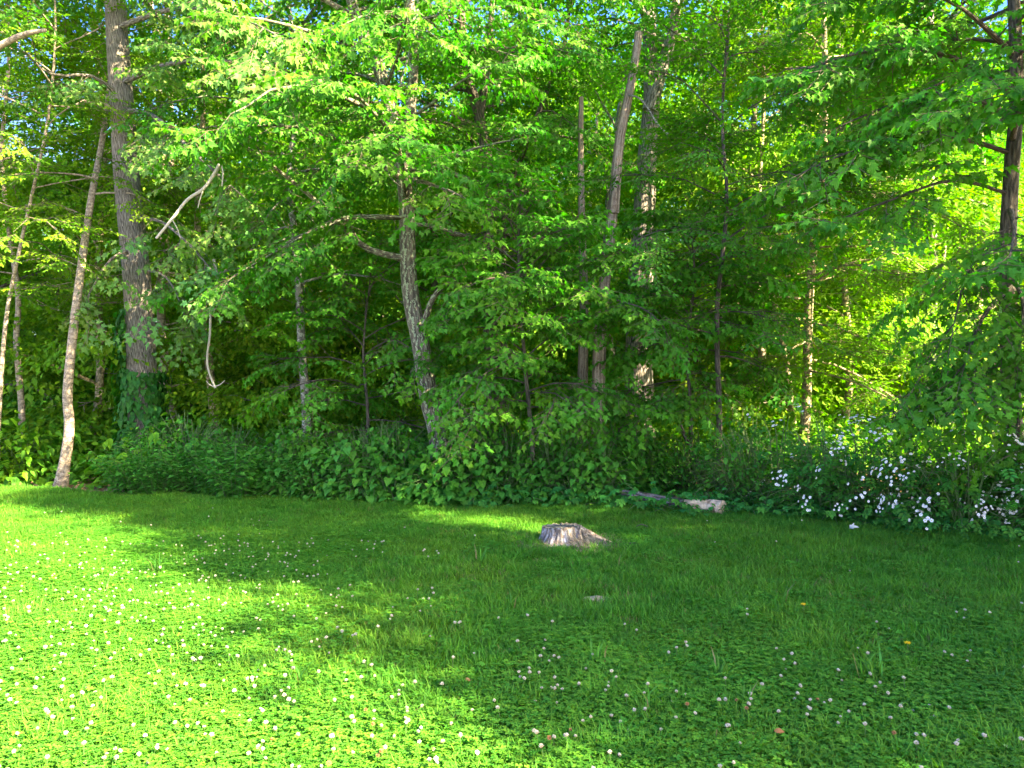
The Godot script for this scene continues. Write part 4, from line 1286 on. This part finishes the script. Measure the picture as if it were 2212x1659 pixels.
func make_stump():
	var d := 7.7
	var at := spot(1212, 0, d)
	at.y = ground_height(at.x, at.z)
	var root := thing("tree_stump", "weathered grey cut tree stump standing in the lawn", "stump", at)
	var s := Shape.new()
	var sides := 96
	var rows := 18
	var ridge := FastNoiseLite.new()
	ridge.seed = 3
	ridge.frequency = 1.0
	var radius := func(a: float, u: float) -> float:
		var r := 0.185 + 0.1 * pow(1.0 - u, 2.2)
		r += 0.05 * maxf(0.0, cos(a - 2.1)) * pow(1.0 - u, 1.6)
		r += 0.12 * pow(maxf(0.0, cos(a - 0.15)), 3.0) * pow(1.0 - u, 1.2)
		r += 0.02 * ridge.get_noise_2d(cos(a) * 6.0, sin(a) * 6.0 + 0.3 * u) + 0.009 * ridge.get_noise_3d(cos(a) * 30.0, sin(a) * 30.0, u * 2.5)
		return r
	for k in rows + 1:
		var u := float(k) / rows
		for q in sides + 1:
			var a := TAU * (q % sides) / sides
			var r: float = radius.call(a, u)
			var y := -0.03 + u * (0.21 + 0.02 * ridge.get_noise_2d(cos(a) * 3, sin(a) * 3) + 0.015 * cos(a - 1.0))
			s.v.append(Vector3(cos(a) * r, y, sin(a) * r))
			s.n.append(Vector3(cos(a), 0.3, sin(a)).normalized())
			s.c.append(Color.WHITE)
			s.uv.append(Vector2(4.0 * q / sides, u * 0.6))
	for k in rows:
		for q in sides:
			var i := k * (sides + 1) + q
			s.i.append_array(PackedInt32Array([i, i + sides + 1, i + 1, i + 1, i + sides + 1, i + sides + 2]))
	fix_normals(s)
	obj("stump_side", s.mesh(M.grey_wood), root)
	var t := Shape.new()
	var rings := 9
	for k in rings + 1:
		var f := float(k) / rings
		for q in sides + 1:
			var a := TAU * (q % sides) / sides
			var r: float = radius.call(a, 1.0) * f * 1.01
			var y := 0.182 + (0.02 * ridge.get_noise_2d(cos(a) * 3, sin(a) * 3) + 0.015 * cos(a - 1.0)) * f + 0.007 * ridge.get_noise_2d(cos(a) * r * 60.0, sin(a) * r * 9.0) * (1.0 if k < rings else 0.0)
			t.v.append(Vector3(cos(a) * r, y, sin(a) * r))
			t.n.append(Vector3.UP)
			t.c.append(Color.WHITE)
			t.uv.append(Vector2(0.5 + cos(a) * r * 2.2, 0.5 + sin(a) * r * 2.2))
	for k in rings:
		for q in sides:
			var i := k * (sides + 1) + q
			t.i.append_array(PackedInt32Array([i, i + 1, i + sides + 1, i + 1, i + sides + 2, i + sides + 1]))
	fix_normals(t)
	obj("cut_face", t.mesh(M.cut_wood), root)
	# roots running out to the right
	var ro := Shape.new()
	dead_branch(ro, [Vector3(0.12, 0.17, 0.02), Vector3(0.24, 0.12, 0.03), Vector3(0.36, 0.06, 0.04), Vector3(0.5, 0.01, 0.05), Vector3(0.62, -0.04, 0.05)], 0.05, 0.02)
	obj("root", ro.mesh(M.log_bark), root)
	var r2 := Shape.new()
	dead_branch(r2, [Vector3(0.5, -0.03, 0.1), Vector3(0.62, 0.005, 0.1), Vector3(0.74, 0.012, 0.09), Vector3(0.84, -0.03, 0.08)], 0.025, 0.022)
	obj("root", r2.mesh(M.grey_wood), root)
	# slabs of loose bark on its right side
	for k in 9:
		var a := rf(-0.55, 0.95)
		var b := Shape.new()
		var r: float = radius.call(a, 0.5) + 0.006
		var p0 := Vector3(cos(a) * (r + 0.03), 0.0, sin(a) * (r + 0.03))
		var p1 := Vector3(cos(a) * (r - 0.01), rf(0.13, 0.2), sin(a) * (r - 0.01))
		dead_branch(b, [p0, p0.lerp(p1, 0.5) + wobble(0.01), p1], rf(0.012, 0.022), 0.007)
		obj("loose_bark", b.mesh(M.log_bark), root)
	# the heap of crumbled bark and roots on its right
	var heap := Shape.new()
	for k in 21:
		for q in 25:
			var f := k / 20.0
			var a := lerpf(-1.25, 1.45, q / 24.0)
			var r := lerpf(0.13, 0.38 + 0.26 * pow(maxf(0.0, cos(a - 0.1)), 3.0), f)
			var y := 0.165 * pow(1.0 - f, 1.15) * (0.55 + 0.45 * cos(a - 0.05)) + 0.03 * ridge.get_noise_2d(cos(a) * r * 14.0, sin(a) * r * 14.0) + 0.015 * ridge.get_noise_2d(cos(a) * r * 45.0, sin(a) * r * 45.0) - 0.02 * f
			heap.v.append(Vector3(cos(a) * r, y, sin(a) * r))
			heap.n.append(Vector3.UP)
			heap.c.append(Color.WHITE)
	for k in 20:
		for q in 24:
			var i := k * 25 + q
			heap.i.append_array(PackedInt32Array([i, i + 1, i + 25, i + 1, i + 26, i + 25]))
	fix_normals(heap)
	obj("bark_heap", heap.mesh(M.crumb), root)
	# dry grass heaped round its foot
	var dry := Shape.new()
	for k in 2600:
		var a := rf(-0.7, 1.3) if rng.randf() < 0.7 else rf(1.9, 3.6)
		var r := rf(0.22, 0.62) if a < 1.5 else rf(0.24, 0.55)
		var lift := maxf(0.0, 0.5 - r) * 0.4 if a < 1.5 else 0.02
		var p := Vector3(cos(a) * r, rf(0.0, lift + 0.02), sin(a) * r)
		var e := p + Vector3(rf(-0.09, 0.09), rf(-0.005, 0.05), rf(-0.09, 0.09))
		var col := Color(0.42, 0.35, 0.22).lerp(Color(0.15, 0.12, 0.07), rng.randf()) * rf(0.7, 1.2)
		dry.tri(p - Vector3(0.003, 0, 0.001), e, p + Vector3(0.003, 0.001, 0), col)
	var dg := obj("dry_grass", dry.mesh(M.dry), self, "stuff")
	dg.position = at
	tag(dg, "dry brown grass heaped around the foot of the stump", "dry grass")

func fix_normals(s: Shape) -> void:
	for k in s.n.size():
		s.n[k] = Vector3.ZERO
	for k in range(0, s.i.size(), 3):
		var m := (s.v[s.i[k + 2]] - s.v[s.i[k]]).cross(s.v[s.i[k + 1]] - s.v[s.i[k]])
		for j in 3:
			s.n[s.i[k + j]] += m
	for k in s.n.size():
		s.n[k] = s.n[k].normalized()

func make_log():
	# two fallen lengths at the lawn edge
	var a := Shape.new()
	var c := curve([spot(1478, 1090, 9.45), spot(1505, 1090, 9.4), spot(1532, 1094, 9.32), spot(1562, 1100, 9.2)], 0.05)
	for k in c.size():
		c[k].y = ground_height(c[k].x, c[k].z) + 0.12
	a.tube(c, taper(c.size(), 0.078, 0.088), 20, soft, 0.2, 0.4, true)
	var o := obj("fallen_log", a.mesh(M.log_bark))
	tag(o, "short thick rotting log with orange-brown end at the lawn edge", "log")
	var b := Shape.new()
	c = curve([spot(1345, 1070, 10.0), spot(1400, 1078, 9.85), spot(1445, 1086, 9.7), spot(1490, 1092, 9.55)], 0.06)
	for k in c.size():
		c[k].y = ground_height(c[k].x, c[k].z) + lerpf(0.2, 0.11, float(k) / c.size())
	b.tube(c, taper(c.size(), 0.055, 0.06), 18, soft, 0.25, 0.4, true)
	tag(obj("fallen_log", b.mesh(M.grey_wood)), "long thin grey log lying left of the thick rotting log", "log")
